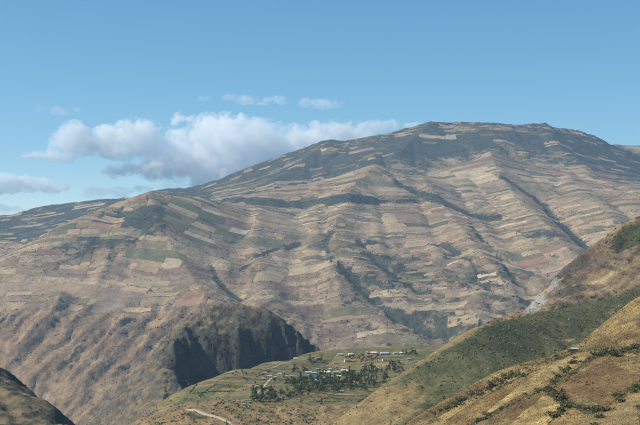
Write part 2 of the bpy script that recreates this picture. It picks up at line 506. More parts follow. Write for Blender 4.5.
# the long scarp below the bench
sc_line = [(180, 205), (236, 203), (300, 205), (360, 203), (420, 199), (445, 203)]
d = line_dist(PX0, PY0 + 1.0 * fbm(PX0, PY0, 25.0, 3, 8), sc_line)
scarp = np.exp(-(d / 3.0) ** 2) * sstep(-0.25, 0.15, fbm(PX0, PY0 * 3, 30.0, 3, 9) + 0.3 * blob(PX0, PY0, 270, 203, 50, 30))
mt.Z += 26.0 * sstep(-1, 1, (np.interp(PX0, [p[0] for p in sc_line], [p[1] for p in sc_line]) - PY0) / 3.0) * np.exp(-np.maximum(0, np.abs(PY0 - 202) - 3) / 14.0) * sstep(170, 215, PX0) * (1 - sstep(420, 460, PX0)) * (mt.Y < 8300)
mt.erode(28.0, 7, 0.05, 6.0, 460.0, 22.0, 21)
low = sstep(290, 340, PY0)
cr_ = np.exp(-((mt.Y - 10250) / 500.0) ** 2)
mt.Z += cr_ * (24.0 * fbm(mt.X, mt.Y, 300.0, 4, 51, ridged=True) + 8.0 * fbm(mt.X, mt.Y, 80.0, 3, 53, ridged=True))
rough_m = np.clip(0.14 + 1.1 * low + rav + sstep(0.42, 0.7, mt.slope()) + 0.5 * (1 - sstep(150, 175, PY0)), 0, 1.6)
pl_, pr_ = 0.9 * mt.X - 0.42 * mt.Y, 0.9 * mt.X + 0.42 * mt.Y
ql_, qr_ = 0.42 * mt.X + 0.9 * mt.Y, -0.42 * mt.X + 0.9 * mt.Y
wl_ = sstep(282, 318, PY0) * (1 - sstep(250, 330, PX0)); wr_ = sstep(330, 400, PX0) * sstep(215, 250, PY0)
bend = 60 * fbm(mt.X, mt.Y, 300, 3, 37)
mt.Z += wl_ * 24.0 * fbm(pl_ + bend, ql_ * 0.14, 70.0, 4, 38, gain=0.6, ridged=True) + wr_ * 8.0 * fbm(pr_ + bend, qr_ * 0.2, 85.0, 4, 39, ridged=True)
mt.Z += rough_m * (5.0 * fbm(mt.X, mt.Y, 130.0, 4, 31, ridged=True) + 4.0 * fbm(mt.X, mt.Y, 45.0, 2, 33, ridged=True))

def split_plots(x0, x1, y0, y1, wmin, wmax, hmin, hmax, rg, vary=False):
    """halve a block of land again and again until every plot has a farmer's size"""
    out, todo = [], [(x0, x1, y0, y1)]
    while todo:
        a, b, c, d = todo.pop()
        w, h = b - a, d - c
        tw, th = rg.uniform(wmin, wmax), rg.uniform(hmin, hmax)
        if vary:
            k_ = float(np.clip(1.0 + 1.5 * fbm((a + b) / 2, (c + d) / 2, 800, 2, 207), 0.4, 1.2)); tw *= k_; th *= k_
        if w > tw and (w / tw >= h / th or h <= th):
            t = a + w * rg.uniform(0.32, 0.68); todo += [(a, t, c, d), (t, b, c, d)]
        elif h > th:
            t = c + h * rg.uniform(0.32, 0.68); todo += [(a, b, c, t), (a, b, t, d)]
        else:
            out.append((a, b, c, d))
    return out

def warp(u, v):
    u = np.asarray(u, float); v = np.asarray(v, float)
    x = u + 110 * fbm(u, v, 900, 2, 201) + 14 * fbm(u, v, 260, 2, 203)
    y = v + 230 * fbm(u, v, 1300, 2, 205) + 40 * fbm(u, v, 420, 2, 207)
    return x, y

frg = np.random.default_rng(5)
plots = split_plots(-3400, 3400, 4450, 10600, 80, 370, 34, 140, frg, True)
# tone of the land by plot: old furrows and fallow show in the grass between today's fields
PU0, PV0, PST = -3400.0, 4450.0, 8.0
tone_map = np.zeros((int((10600 - PV0) / PST) + 1, int(6800 / PST) + 1, 3))
for (a, b, c, d) in plots:
    t_ = 0.17 * frg.normal()
    tone_map[int((c - PV0) / PST):int((d - PV0) / PST), int((a - PU0) / PST):int((b - PU0) / PST)] = (t_, t_ + 0.02 * frg.normal(), t_ + 0.03 * frg.normal())
def plot_tone(X, Y):
    u, v = X.copy(), Y.copy()
    for _ in range(3):
        x, y = warp(u, v); u = u + X - x; v = v + Y - y
    i = np.clip(((u - PU0) / PST).astype(int), 0, tone_map.shape[1] - 1); j = np.clip(((v - PV0) / PST).astype(int), 0, tone_map.shape[0] - 1)
    return np.exp(np.clip(tone_map[j, i], -0.5, 0.4))

def mountain_cover():
    PX, PY = mt.shown(); X, Y = mt.X, mt.Y
    n1 = fbm(X, Y, 700, 4, 41); n2 = fbm(X, Y, 170, 4, 43); n3 = fbm(X * 1.0, Y * 0.45, 60, 3, 45)
    sl = mt.slope(); cut = np.clip(-mt.cut / 22.0, 0, 1.5)
    C = np.empty(X.shape + (3,)); C[:] = (0.305, 0.235, 0.15)
    C = mixc(C, (0.365, 0.28, 0.18), sstep(0.0, 0.6, n2 + 0.5 * n3))
    C = mixc(C, (0.27, 0.195, 0.13), sstep(0.05, 0.5, -n2 + 0.4 * n3))
    C = mixc(C, (0.15, 0.15, 0.085), sstep(0.1, 0.6, n1 + 0.3 * n2) * 0.7)
    # streaks of stone and bare soil that run down the lower slopes
    st = fbm(0.9 * X - 0.42 * Y + 40 * n2, (0.42 * X + 0.9 * Y) * 0.12, 55, 4, 47)
    C = mixc(C, (0.16, 0.135, 0.10), sstep(0.05, 0.4, st) * 0.75 * sstep(280, 320, PY) * (1 - sstep(260, 340, PX)))
    st2 = fbm(0.9 * X + 0.42 * Y + 40 * n2, (-0.42 * X + 0.9 * Y) * 0.12, 60, 4, 48)
    C = mixc(C, (0.15, 0.135, 0.11), sstep(0.0, 0.4, st2) * 0.7 * sstep(240, 280, PY) * sstep(320, 380, PX))
    # scrub: left hill flank, gullies, steep ground; upper massif's also paints in cloud shadow
    s = 1.25 * blob(PX, PY, 300, 166, 120, 18, -20) * (Y > 8300) + 1.35 * blob(PX, PY, 440, 140, 100, 14, -8) * (Y > 8300) + 1.35 * blob(PX, PY, 560, 146, 80, 15, 20) * (Y > 8300)
    s += 1.1 * blob(PX, PY, 640, 172, 50, 14, 30) + 0.9 * blob(PX, PY, 220, 186, 40, 8) * (Y > 8300)
    s += 0.7 * blob(PX, PY, 90, 236, 60, 22, -28) * (Y < 7500) + 0.75 * blob(PX, PY, 140, 218, 45, 16, -35) * (Y < 7500)
    s += 1.3 * sstep(7500, 7900, Y) * (1 - sstep(190, 225, PX)) + 0.5 * blob(PX, PY, 200, 220, 60, 14) * (Y < 7500)
    s += 0.6 * blob(PX, PY, 385, 265, 45, 28, 35) + 0.6 * blob(PX, PY, 480, 280, 70, 30, 30) + 0.7 * blob(PX, PY, 545, 235, 45, 16, 15)
    s += 0.5 * blob(PX, PY, 430, 320, 50, 20)  + 0.5 * blob(PX, PY, 520, 185, 50, 8, 15)
    s += 0.2 * blob(PX, PY, 90, 385, 40, 30, -45) + 0.35 * blob(PX, PY, 350, 310, 30, 30)
    s += 0.7 * sstep(8100, 8400, Y) * (1 - sstep(410, 470, PX)) * sstep(210, 230, PX) + 0.5 * sstep(8500, 9100, Y) * (1 - sstep(148, 172, PY))
    s = s + 0.7 * n2 + 0.4 * n3 + 0.05 + 0.45 * sstep(0.45, 0.7, sl) + 0.25 * cut + 0.25 * n1
    s = s - np.clip(s - 0.55, 0, 2) * 0.12 * (Y > 8000) + (0.35 * n2 + 0.25 * n1) * (Y > 8000)
    C = mixc(C, (0.20, 0.165, 0.10), 0.6 * (Y > 8000) * sstep(-0.2, 0.4, n1) * (1 - sstep(165, 190, PY)))
    C = mixc(C, (0.265, 0.185, 0.11), 0.65 * sstep(295, 325, PY) * (1 - sstep(260, 350, PX)))
    s -= 0.4 * sstep(290, 315, PY) * (1 - sstep(280, 360, PX))
    dark = sstep(0.5, 1.0, s)
    strk = np.maximum(sstep(0.1, 0.4, st) * sstep(280, 320, PY) * (1 - sstep(260, 340, PX)), sstep(0.0, 0.5, st2) * sstep(240, 280, PY) * sstep(320, 380, PX))
    mt.cover = np.clip(0.12 + 0.42 * np.clip(s, -0.3, 1.6) + 0.24 * strk + 0.15 * n3, 0, 1)
    mt.cover = np.maximum(mt.cover, np.clip(rav ** 1.5 * 0.72, 0, 1) * np.clip(0.45 + (PX - 60) / 200.0, 0.45, 1)); mt.cover = np.maximum(mt.cover, np.clip(scarp * 1.1, 0, 1) * (Y < 8300))  # the scarp's scrub cover also paints in a band of shadow
    C = mixc(C, (0.13, 0.13, 0.085), dark * 0.7)
    # rim of pale grass on the crests
    crest = blob(PX, PY, 150, 196, 30, 5) * (Y < 7500) * 1.2 + blob(PX, PY, 375, 172, 40, 8) * (Y < 8400)
    C = mixc(C, (0.33, 0.25, 0.15), crest); mt.cover = mt.cover * (1 - 0.7 * np.clip(crest, 0, 1))
    mt.dark = dark
    fade = (1 - sstep(318, 345, PY))[..., None]
    return np.array((0.95, 0.88, 0.845)) * C * (1 + (plot_tone(X, Y) - 1) * fade)
mt_C = mountain_cover()
M_mtn = ground_mat('dry_mountain_cover', 110, 30, 9, 8.0, 18, var=0.26, scrub=((0.066, 0.07, 0.05), 42.0, 1.0))
mountain = land_object('mountain', mt, mt_C, M_mtn, 'long brown mountain patched with small dry fields', mt.cover)

# far ridge at the right and the low ground under everything
dr = Land(1800, 6000, 11800, 14500, 60.0)
dr_p = [at(560, 160, 13000), at(590, 152, 13000), at(607, 147, 13000), at(625, 146, 13000), at(645, 148, 13000), at(700, 150, 13000), at(800, 160, 13000)]
dr_p += [(x, 12000, z - 420) for x, y, z in dr_p[::2]] + [(x, 14400, z - 420) for x, y, z in dr_p[:7:2]]
dr.Z = RBF(dr_p, 250)(dr.X, dr.Y) + 30 * fbm(dr.X, dr.Y, 500, 5, 61, ridged=True)
dC = np.empty(dr.X.shape + (3,)); dC[:] = (0.08, 0.085, 0.055)
dC = mixc(dC, (0.33, 0.26, 0.17), sstep(0.05, 0.25, fbm(dr.X, dr.Y, 220, 3, 63)))
land_object('distant_ridge', dr, dC, M_mtn, 'far brown ridge behind the right end of the mountain')

gd = Land(-9000, 9000, -3000, 14400, 300.0)
gd.Z = -880 + 30 * fbm(gd.X, gd.Y, 2500, 3, 71) + 0 * gd.X
gC = np.empty(gd.X.shape + (3,)); gC[:] = (0.2, 0.16, 0.10)
land_object('ground', gd, gC, M_mtn, 'low ground of the valley under the slopes')

# ================================================================ NEARER LANDFORMS
# ---- rocky hill beyond the village
HILL = [(325, 354, 2815), (300, 338, 2820), (280, 318, 2830), (262, 308, 2840), (235, 303, 2850), (215, 304, 2850), (195, 311, 2860),
    (170, 330, 2850), (140, 362, 2800), (115, 395, 2720), (90, 425, 2650), (60, 460, 2600),
    (203, 322, 2810), (195, 333, 2775), (185, 348, 2710), (174, 370, 2630), (166, 392, 2560), (160, 415, 2480),
    (120, 410, 2600), (100, 430, 2550), (140, 420, 2490), (140, 450, 2400),
    (200, 350, 2752), (215, 338, 2766), (240, 336, 2764), (265, 340, 2786), (287, 346, 2800), (240, 322, 2805), (222, 318, 2820), (265, 322, 2808),
    (188, 385, 2690), (200, 380, 2728), (215, 378, 2738), (240, 372, 2745), (265, 367, 2765), (290, 362, 2785), (312, 359, 2800),
    (215, 392, 2700), (250, 390, 2700), (300, 375, 2760), (345, 370, 2790), (360, 380, 2790)]
hp = [at(*p) for p in HILL]
hp += [(-700, 2950, -620), (-500, 3000, -480), (-250, 3020, -370), (-100, 3020, -400), (50, 3000, -480), (150, 2900, -520), (-250, 3300, -620), (-700, 2500, -640), (-600, 2300, -640), (100, 3300, -640), (150, 2650, -430)]
hl = Land(-760, 220, 2280, 3320, 4.0)
hl.Z = RBF(hp, 11.0)(hl.X, hl.Y)
HX, HY = hl.shown()
hl.erode(8.0, 6, 0.10, 7.0, 120.0, 16.0, 81)
cl = blob(HX, HY, 190, 365, 22, 40, 15) + blob(HX, HY, 245, 355, 45, 20) + blob(HX, HY, 300, 345, 28, 12, 35) + 0.8 * blob(HX, HY, 165, 328, 18, 10, -50) + 0.42
hl.Z += np.clip(cl, 0, 1.2) * (20.0 * (fbm(hl.X + 0.3 * hl.Y, hl.Y * 0.3, 56.0, 4, 83, ridged=True) - 0.5) + 11.0 * (fbm(hl.X, hl.Y, 28.0, 4, 85, gain=0.65, ridged=True) - 0.45))
ph = hl.Z / 15.0 + 0.9 * fbm(hl.X, hl.Y, 70.0, 3, 84); tt = ph - np.floor(ph)          # ledges in the rock
hl.Z += np.clip(cl - 0.35, 0, 1) * 15.0 * 0.8 * (sstep(0.25, 0.75, tt) - tt) + np.clip(cl, 0, 1) * 2.0 * fbm(hl.X, hl.Y, 9.0, 2, 86, ridged=True)
HX, HY = hl.shown(); hs = hl.slope()
n2 = fbm(hl.X, hl.Y, 60, 4, 87); n3 = fbm(hl.X, hl.Y, 14, 3, 88); st = fbm(hl.X * 0.8 + hl.Y * 0.6, hl.Y * 0.10 - hl.X * 0.14, 16, 4, 89)
hC = np.empty(hl.X.shape + (3,)); hC[:] = (0.18, 0.13, 0.075)
hC = mixc(hC, (0.25, 0.18, 0.10), sstep(-0.1, 0.5, n2))
hC = mixc(hC, (0.12, 0.10, 0.07), sstep(0.0, 0.4, st) * 0.8)
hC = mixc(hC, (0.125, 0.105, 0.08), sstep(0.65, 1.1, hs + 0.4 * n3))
shade_veg = np.clip(blob(HX, HY, 245, 355, 60, 28) + blob(HX, HY, 190, 370, 20, 30, 20), 0, 1)  # scrub mask on the cliffs; its dark tone also paints in their shade
hC = mixc(hC, (0.09, 0.085, 0.06), sstep(0.15, 0.8, shade_veg + 0.7 * n2 + 0.3 * n3) * 0.7)
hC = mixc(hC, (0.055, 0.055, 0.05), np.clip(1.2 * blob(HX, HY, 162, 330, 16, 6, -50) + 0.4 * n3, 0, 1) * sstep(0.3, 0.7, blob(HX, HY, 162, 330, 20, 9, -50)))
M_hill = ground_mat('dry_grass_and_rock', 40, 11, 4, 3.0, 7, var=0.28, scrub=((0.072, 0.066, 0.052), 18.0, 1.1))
h_cov = np.maximum(0.30 + 0.5 * shade_veg + 0.25 * n2, 0.05 + 0.38 * sstep(0.0, 0.4, st)) + 0.2 * sstep(0.8, 1.3, hs) + 0.5 * blob(HX, HY, 162, 330, 16, 6, -50)
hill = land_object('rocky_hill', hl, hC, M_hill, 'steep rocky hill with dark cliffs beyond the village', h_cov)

# ---- shelf of land that carries the village
PLAT = [(170, 396, 1980), (200, 383, 2060), (225, 373, 2150), (260, 365, 2300), (300, 357, 2450), (330, 354, 2500), (380, 351, 2560),
    (420, 350, 2600), (470, 350, 2600), (250, 385, 1985), (320, 385, 2000), (370, 375, 2150), (250, 405, 1800), (320, 405, 1800),
    (250, 425, 1690), (180, 411, 1860), (130, 425, 1760), (320, 425, 1680), (400, 400, 1850), (450, 380, 2100), (290, 372, 2180), (340, 365, 2320)]
pp = [at(*p) for p in PLAT]
pp += [(x + dx, y + dy, z + dz) for (px, py, D, dx, dy, dz) in ((170, 396, 1980, -70, 60, -70), (200, 383, 2060, -60, 90, -90), (225, 373, 2150, -60, 100, -90),
      (260, 365, 2300, -50, 120, -90), (300, 357, 2450, -20, 140, -100), (380, 351, 2560, 0, 150, -90), (470, 350, 2600, 0, 150, -90), (130, 425, 1760, -60, 20, -60), (130, 425, 1760, -150, 40, -190),
      (200, 383, 2060, -150, 170, -230), (300, 357, 2450, -90, 300, -240)) for (x, y, z) in [at(px, py, D)]]
pp += [(-140, 1560, -335), (0, 1560, -330), (-300, 1560, -360), (100, 1560, -320), (-60, 1400, -420), (-300, 1400, -460), (350, 1800, -280), (350, 2300, -290), (350, 1500, -330)]
pl = Land(-520, 420, 1380, 2800, 4.0)
pl.Z = RBF(pp, 40.0)(pl.X, pl.Y)
pl.Z += 3.0 * fbm(pl.X, pl.Y, 110, 4, 91) + 0.5 * fbm(pl.X, pl.Y, 22, 3, 93)
QX, QY = pl.shown()
fr = np.clip(sstep(398, 412, QY + 4 * fbm(pl.X, pl.Y, 60, 2, 92)), 0, 1) * sstep(120, 140, QX)
pl.Z += fr * 5.0 * fbm(pl.X + 0.3 * pl.Y, pl.Y * 0.4, 40, 4, 94, ridged=True)
QX, QY = pl.shown()
n1 = fbm(pl.X, pl.Y, 120, 4, 95); n2 = fbm(pl.X, pl.Y, 30, 4, 96); n3 = fbm(pl.X, pl.Y, 9, 3, 97)
pC = np.empty(pl.X.shape + (3,)); pC[:] = (0.16, 0.135, 0.06)
pC = mixc(pC, (0.09, 0.105, 0.04), sstep(-0.1, 0.4, n1 + 0.4 * n2))
pC = mixc(pC, (0.26, 0.19, 0.09), sstep(0.1, 0.5, n2 - 0.3 * n1))
pC = mixc(pC, (0.27, 0.175, 0.085), np.clip(fr + 0.25 * n2, 0, 1) * 0.95)
pC = mixc(pC, (0.10, 0.10, 0.045), sstep(0.1, 0.5, n3 + 0.5 * n2) * 0.75 * (0.3 + fr))
pC = mixc(pC, (0.13, 0.11, 0.07), sstep(0.5, 0.9, pl.slope()))
M_plat = ground_mat('village_ground', 24, 7, 2.2, 0.6, 3.0, var=0.26, scrub=((0.062, 0.07, 0.032), 12.0, 0.9))
plateau = land_object('plateau', pl, pC, M_plat, 'green and brown shelf of land that carries the village', 0.30 + 0.35 * n2 + 0.1 * fr)

# ---- dark hill flank in the lower left corner
LL = [(0, 366, 1550), (20, 381, 1480), (45, 401, 1400), (78, 428, 1300), (110, 455, 1210), (-40, 340, 1640), (-110, 296, 1700), (0, 400, 1400), (30, 425, 1330), (0, 440, 1240), (-120, 370, 1380), (-60, 470, 1150)]
lp = [at(*p) for p in LL]
lp += [(x + 60, y + 75, z - 95) for (x, y, z) in lp[:6]] + [(x + 130, y + 160, z - 240) for (x, y, z) in lp[:6:2]]
ll = Land(-660, -130, 1140, 1800, 3.5)
ll.Z = RBF(lp, 25.0)(ll.X, ll.Y)
ll.erode(7.0, 5, 0.10, 6.0, 90.0, 10.0, 101)
ll.Z += 4.0 * fbm(ll.X + ll.Y, (ll.Y - ll.X) * 0.3, 30, 4, 102, ridged=True) + 2.0 * fbm(ll.X, ll.Y, 14, 3, 103, ridged=True)
n2 = fbm(ll.X, ll.Y, 45, 4, 105); n3 = fbm(ll.X, ll.Y, 10, 3, 106)
lC = np.empty(ll.X.shape + (3,)); lC[:] = (0.19, 0.145, 0.085)
lC = mixc(lC, (0.065, 0.065, 0.04), sstep(-0.1, 0.35, n2 + 0.5 * n3))
lC = mixc(lC, (0.22, 0.165, 0.09), sstep(0.15, 0.5, -n2 + 0.5 * n3))
M_left = ground_mat('scrubby_hill_cover', 20, 6, 1.8, 1.2, 3.0, var=0.28, scrub=((0.055, 0.055, 0.038), 14.0, 0.9))
land_object('hillside', ll, lC, M_left, 'dark scrubby flank in the lower left corner', 0.42 + 0.45 * n2)

# ---- bare ridge with the pale cliff at the right
RDG = [(640, 218, 2000), (622, 226, 1990), (600, 240, 1980), (575, 255, 1960), (560, 268, 1950), (545, 285, 1940), (535, 296, 1930), (523, 308, 1920), (510, 316, 1900), (490, 320, 1850), (475, 331, 1800),
    (560, 300, 1815), (600, 290, 1810), (640, 270, 1820), (540, 306, 1860), (640, 298, 1700), (600, 310, 1720), (560, 314, 1760), (600, 262, 1900), (640, 242, 1920), (575, 280, 1880),
    (740, 180, 2060), (740, 235, 1880), (740, 285, 1700), (520, 330, 1760), (560, 340, 1650), (640, 330, 1600), (740, 320, 1600)]
rp = [at(*p) for p in RDG]
rp += [(x - 60, D + 130, z - 130) for (px, py, D) in RDG[:10:2] for (x, _, z) in [at(px, py, D)]] + [(730, 2200, -20), (740, 2350, -150), (200, 1900, -290), (200, 1700, -290)]
rg = Land(170, 800, 1560, 2380, 3.0)
rg.Z = RBF(rp, 22.0)(rg.X, rg.Y)
rg.erode(6.0, 6, 0.14, 8.0, 90.0, 11.0, 111)
GX, GY = rg.shown()
rg.Z += 6.5 * fbm(rg.X * 1.0 + 0.6 * rg.Y, rg.Y * 0.4, 42, 4, 113, ridged=True) + 2.2 * fbm(rg.X, rg.Y, 11, 3, 114, ridged=True)
GX, GY = rg.shown()
n2 = fbm(rg.X, rg.Y, 60, 4, 115); n3 = fbm(rg.X, rg.Y, 11, 4, 116); st = fbm(rg.X * 0.8 + rg.Y * 0.7, rg.Y * 0.12 - rg.X * 0.1, 18, 4, 117)
rC = np.empty(rg.X.shape + (3,)); rC[:] = (0.21, 0.15, 0.085)
rC = mixc(rC, (0.29, 0.20, 0.105), sstep(0.05, 0.5, n2 + 0.4 * st))
rC = mixc(rC, (0.105, 0.08, 0.062), sstep(0.0, 0.35, st - 0.2 * n2 + 0.35 * blob(GX, GY, 570, 275, 35, 22, -40)) * 0.9)
rC = mixc(rC, (0.17, 0.10, 0.065), 0.5 * blob(GX, GY, 592, 262, 22, 14, -35))
rC = mixc(rC, (0.055, 0.06, 0.03), sstep(0.2, 0.6, blob(GX, GY, 632, 236, 26, 10, -30) * 1.1 + 0.6 * n3 + 0.3 * n2) * (0.25 + blob(GX, GY, 630, 240, 40, 26)))
rC = mixc(rC, (0.36, 0.27, 0.14), 0.8 * np.exp(-(line_dist(GX, GY, [(545, 291), (570, 288), (600, 281), (622, 268)]) / 2.2) ** 2))
rC = mixc(rC, (0.25, 0.23, 0.20), np.clip(sstep(0.25, 0.6, np.maximum(blob(GX, GY, 535, 303, 14, 9, -35), 0.8 * blob(GX, GY, 556, 283, 5, 12, 25)) + 0.25 * n3), 0, 1))
rC = mixc(rC, (0.07, 0.08, 0.035), sstep(0.3, 0.7, 1.1 * blob(GX, GY, 600, 306, 60, 8, -8) + 0.5 * n3))
M_ridge = ground_mat('bare_ridge_soil', 26, 8, 2.8, 2.0, 4.0, var=0.28, scrub=((0.075, 0.065, 0.052), 14.0, 0.9))
r_cov = 0.30 + 0.4 * st + 0.25 * n2 + 0.25 * blob(GX, GY, 570, 275, 40, 24, -40) - 0.6 * blob(GX, GY, 536, 303, 18, 11, -35)
ridge = land_object('bare_ridge', rg, rC, M_ridge, 'bare brown ridge ending in a pale cliff', r_cov)

# ---- green spur that comes down from the right
SPUR = [(300, 448, 1320), (325, 425, 1330), (340, 412, 1340), (360, 397, 1360), (400, 370, 1400), (440, 347, 1440), (470, 330, 1480), (490, 322, 1520), (510, 318, 1560), (530, 314, 1600), (560, 309, 1650), (600, 300, 1690), (640, 287, 1720), (760, 262, 1720),
    (400, 400, 1300), (430, 400, 1290), (360, 425, 1270), (430, 425, 1210), (480, 350, 1400), (480, 375, 1320), (530, 340, 1470), (530, 362, 1390), (560, 338, 1490), (600, 322, 1560), (640, 308, 1610), (600, 345, 1450), (640, 330, 1500), (480, 410, 1220), (560, 390, 1290), (640, 370, 1350), (760, 330, 1400), (760, 300, 1550)]
gp = [at(*p) for p in SPUR]
gp += [(x - 30, D + 110, z - 75) for (px, py, D) in SPUR[1:8] for (x, _, z) in [at(px, py, D)]] + [(x - 80, D + 260, z - 190) for (px, py, D) in SPUR[1:8:2] for (x, _, z) in [at(px, py, D)]]
gp += [(x, D + 80, z - 40) for (px, py, D) in SPUR[8:14] for (x, _, z) in [at(px, py, D)]]
gp += [(-120, 1300, -330), (-100, 1150, -330), (60, 1080, -300), (300, 1050, -240), (600, 1100, -170)]
gs = Land(-160, 700, 1060, 1860, 2.6)
gs.Z = RBF(gp, 22.0)(gs.X, gs.Y)
gs.erode(6.0, 5, 0.07, 5.0, 110.0, 6.0, 121)
gs.Z += 0.9 * fbm(gs.X, gs.Y, 14, 3, 123) + 0.35 * fbm(gs.X, gs.Y, 4, 2, 124)
SX, SY = gs.shown()
n1 = fbm(gs.X, gs.Y, 120, 4, 125); n2 = fbm(gs.X, gs.Y, 28, 4, 126); n3 = fbm(gs.X, gs.Y, 7, 3, 127)
crest_y = np.interp(SX, [300, 325, 360, 400, 440, 470, 490, 530, 600, 640], [448, 425, 397, 370, 347, 330, 322, 314, 300, 287])
below = SY - crest_y
gC = np.empty(gs.X.shape + (3,)); gC[:] = (0.115, 0.105, 0.05)
gC = mixc(gC, (0.15, 0.125, 0.06), sstep(0.0, 0.5, n1 + 0.4 * n2))
tan_m = np.clip((1 - sstep(1, 9, below + 4 * n2 + 2 * n3)) * (1 - sstep(470, 500, SX)), 0, 1) + sstep(0.2, 0.8, blob(SX, SY, 375, 415, 55, 22, -30) * 1.2 + 0.5 * n2)
tan_m = tan_m * (1 - 0.4 * sstep(0.1, 0.5, n3))
gC = mixc(gC, (0.24, 0.17, 0.078), tan_m * 0.95)
gC = mixc(gC, (0.16, 0.10, 0.05), sstep(0.2, 0.6, n2) * tan_m * 0.6)
gC = mixc(gC, (0.30, 0.22, 0.105), 0.9 * np.exp(-(line_dist(SX, SY, [(640, 300), (600, 318), (585, 330), (560, 345)]) / 4.0) ** 2) * sstep(-0.5, 0.3, n2 + 0.3))
gC = mixc(gC, (0.27, 0.19, 0.09), (1 - sstep(0, 8, below + 3 * n2)) * sstep(470, 485, SX) * (1 - sstep(500, 520, SX)))
gs.tan = np.clip(tan_m, 0, 1)
M_spur = ground_mat('shrubby_slope_cover', 22, 7, 2.2, 0.9, 2.6, var=0.28, scrub=((0.072, 0.074, 0.036), 11.0, 0.9))
spur = land_object('green_spur', gs, gC, M_spur, 'spur covered with green scrub and tan grass on its crest', 0.58 + 0.3 * n1 + 0.25 * n2 - 0.5 * gs.tan)

# ---- near slope with strips of dry grass, up to the viewer's feet
NEAR = [(640, 297, 930), (610, 320, 900), (575, 346, 860), (540, 358, 840), (500, 371, 820), (440, 403, 790), (405, 425, 770), (360, 458, 750),
    (640, 340, 810), (640, 380, 710), (640, 425, 620), (570, 425, 650), (500, 425, 690), (570, 385, 740), (500, 397, 750), (740, 250, 930), (740, 340, 770), (740, 420, 630), (600, 345, 840), (600, 400, 690), (450, 425, 740),
    (640, 520, 470), (500, 520, 520), (740, 520, 480), (340, 520, 560)]
np_ = [at(*p) for p in NEAR]
np_ += [(x - 15, D + 60, z - 32) for (px, py, D) in NEAR[:8] for (x, _, z) in [at(px, py, D)]] + [(x - 25, D + 190, z - 120) for (px, py, D) in NEAR[:8:2] for (x, _, z) in [at(px, py, D)]]
np_ += [(0, 0, -1.9), (0, 40, -14), (40, 0, 4), (-40, 0, -10), (0, 120, -42), (60, 120, -22), (140, 160, -10), (-60, 120, -62), (0, 300, -92), (100, 300, -72), (200, 300, -48), (-100, 300, -130), (-60, 600, -150), (300, 500, -40), (400, 800, 0), (400, 1000, 0), (0, -60, 8), (120, -60, 26), (-100, -60, -6)]
ne = Land(-120, 430, -80, 1120, 2.8)
ne.Z = RBF(np_, 14.0)(ne.X, ne.Y)
ne.Z += np.clip(ne.Y / 300.0 - 0.2, 0, 1) * (2.0 * fbm(ne.X, ne.Y, 70, 4, 131) + 0.35 * fbm(ne.X, ne.Y, 8, 3, 133))
NX, NY = ne.shown()
n1 = fbm(ne.X, ne.Y, 80, 4, 135); n2 = fbm(ne.X, ne.Y, 20, 4, 136); n3 = fbm(ne.X, ne.Y, 5, 3, 137)
st = fbm(NX * 0.8 + NY * 0.55, (NY * 0.8 - NX * 0.55) * 3.0, 40, 4, 138)
nC = np.empty(ne.X.shape + (3,)); nC[:] = (0.30, 0.205, 0.085)
nC = mixc(nC, (0.37, 0.265, 0.115), sstep(0.0, 0.4, n2 + 0.5 * st))
nC = mixc(nC, (0.18, 0.11, 0.05), sstep(0.0, 0.35, n1 + 0.6 * st + 0.3 * n2))
nC = mixc(nC, (0.10, 0.095, 0.04), sstep(0.15, 0.5, n2 - 0.4 * st) * 0.6)
# earth banks with weeds between the strips
BANKS = [[(640, 352), (612, 352), (590, 358), (575, 372), (545, 388), (505, 408), (470, 425)],
         [(575, 352), (545, 364), (505, 384), (455, 408), (430, 422)],
         [(590, 385), (560, 378)], [(548, 392), (566, 402), (590, 412), (600, 410), (640, 380)], [(566, 404), (552, 418), (545, 426)],
         [(520, 372), (480, 394), (440, 412)]]
bk = np.zeros_like(ne.Z)
for b in BANKS:
    bk = np.maximum(bk, np.exp(-(line_dist(NX + 1.5 * n2, NY + 1.5 * n3, b) / 2.0) ** 2))
nC = mixc(nC, (0.10, 0.09, 0.04), bk * 0.6)
ne.bk = bk
nC *= 0.82
M_near = ground_mat('dry_grass_slope', 16, 5, 1.4, 0.5, 1.6, var=0.3, scrub=((0.095, 0.08, 0.038), 6.0, 0.9))
near = land_object('grassy_slope', ne, nC, M_near, 'near slope of dry grass strips and bushes', 0.28 + 0.4 * n2 + 0.5 * bk)

# ================================================================ FIELDS ON THE MOUNTAIN
FCOL = {'straw': (0.40, 0.31, 0.19), 'tan': (0.35, 0.265, 0.168), 'pale': (0.44, 0.36, 0.24), 'red': (0.29, 0.19, 0.125), 'olive': (0.20, 0.18, 0.105),
        'green': (0.135, 0.14, 0.08), 'grey': (0.28, 0.22, 0.165), 'brown': (0.23, 0.165, 0.11), 'mauve': (0.27, 0.2, 0.15)}
M_field = ground_mat('tilled_field', 90, 26, 9.0, 1.5, 8.0, var=0.18)

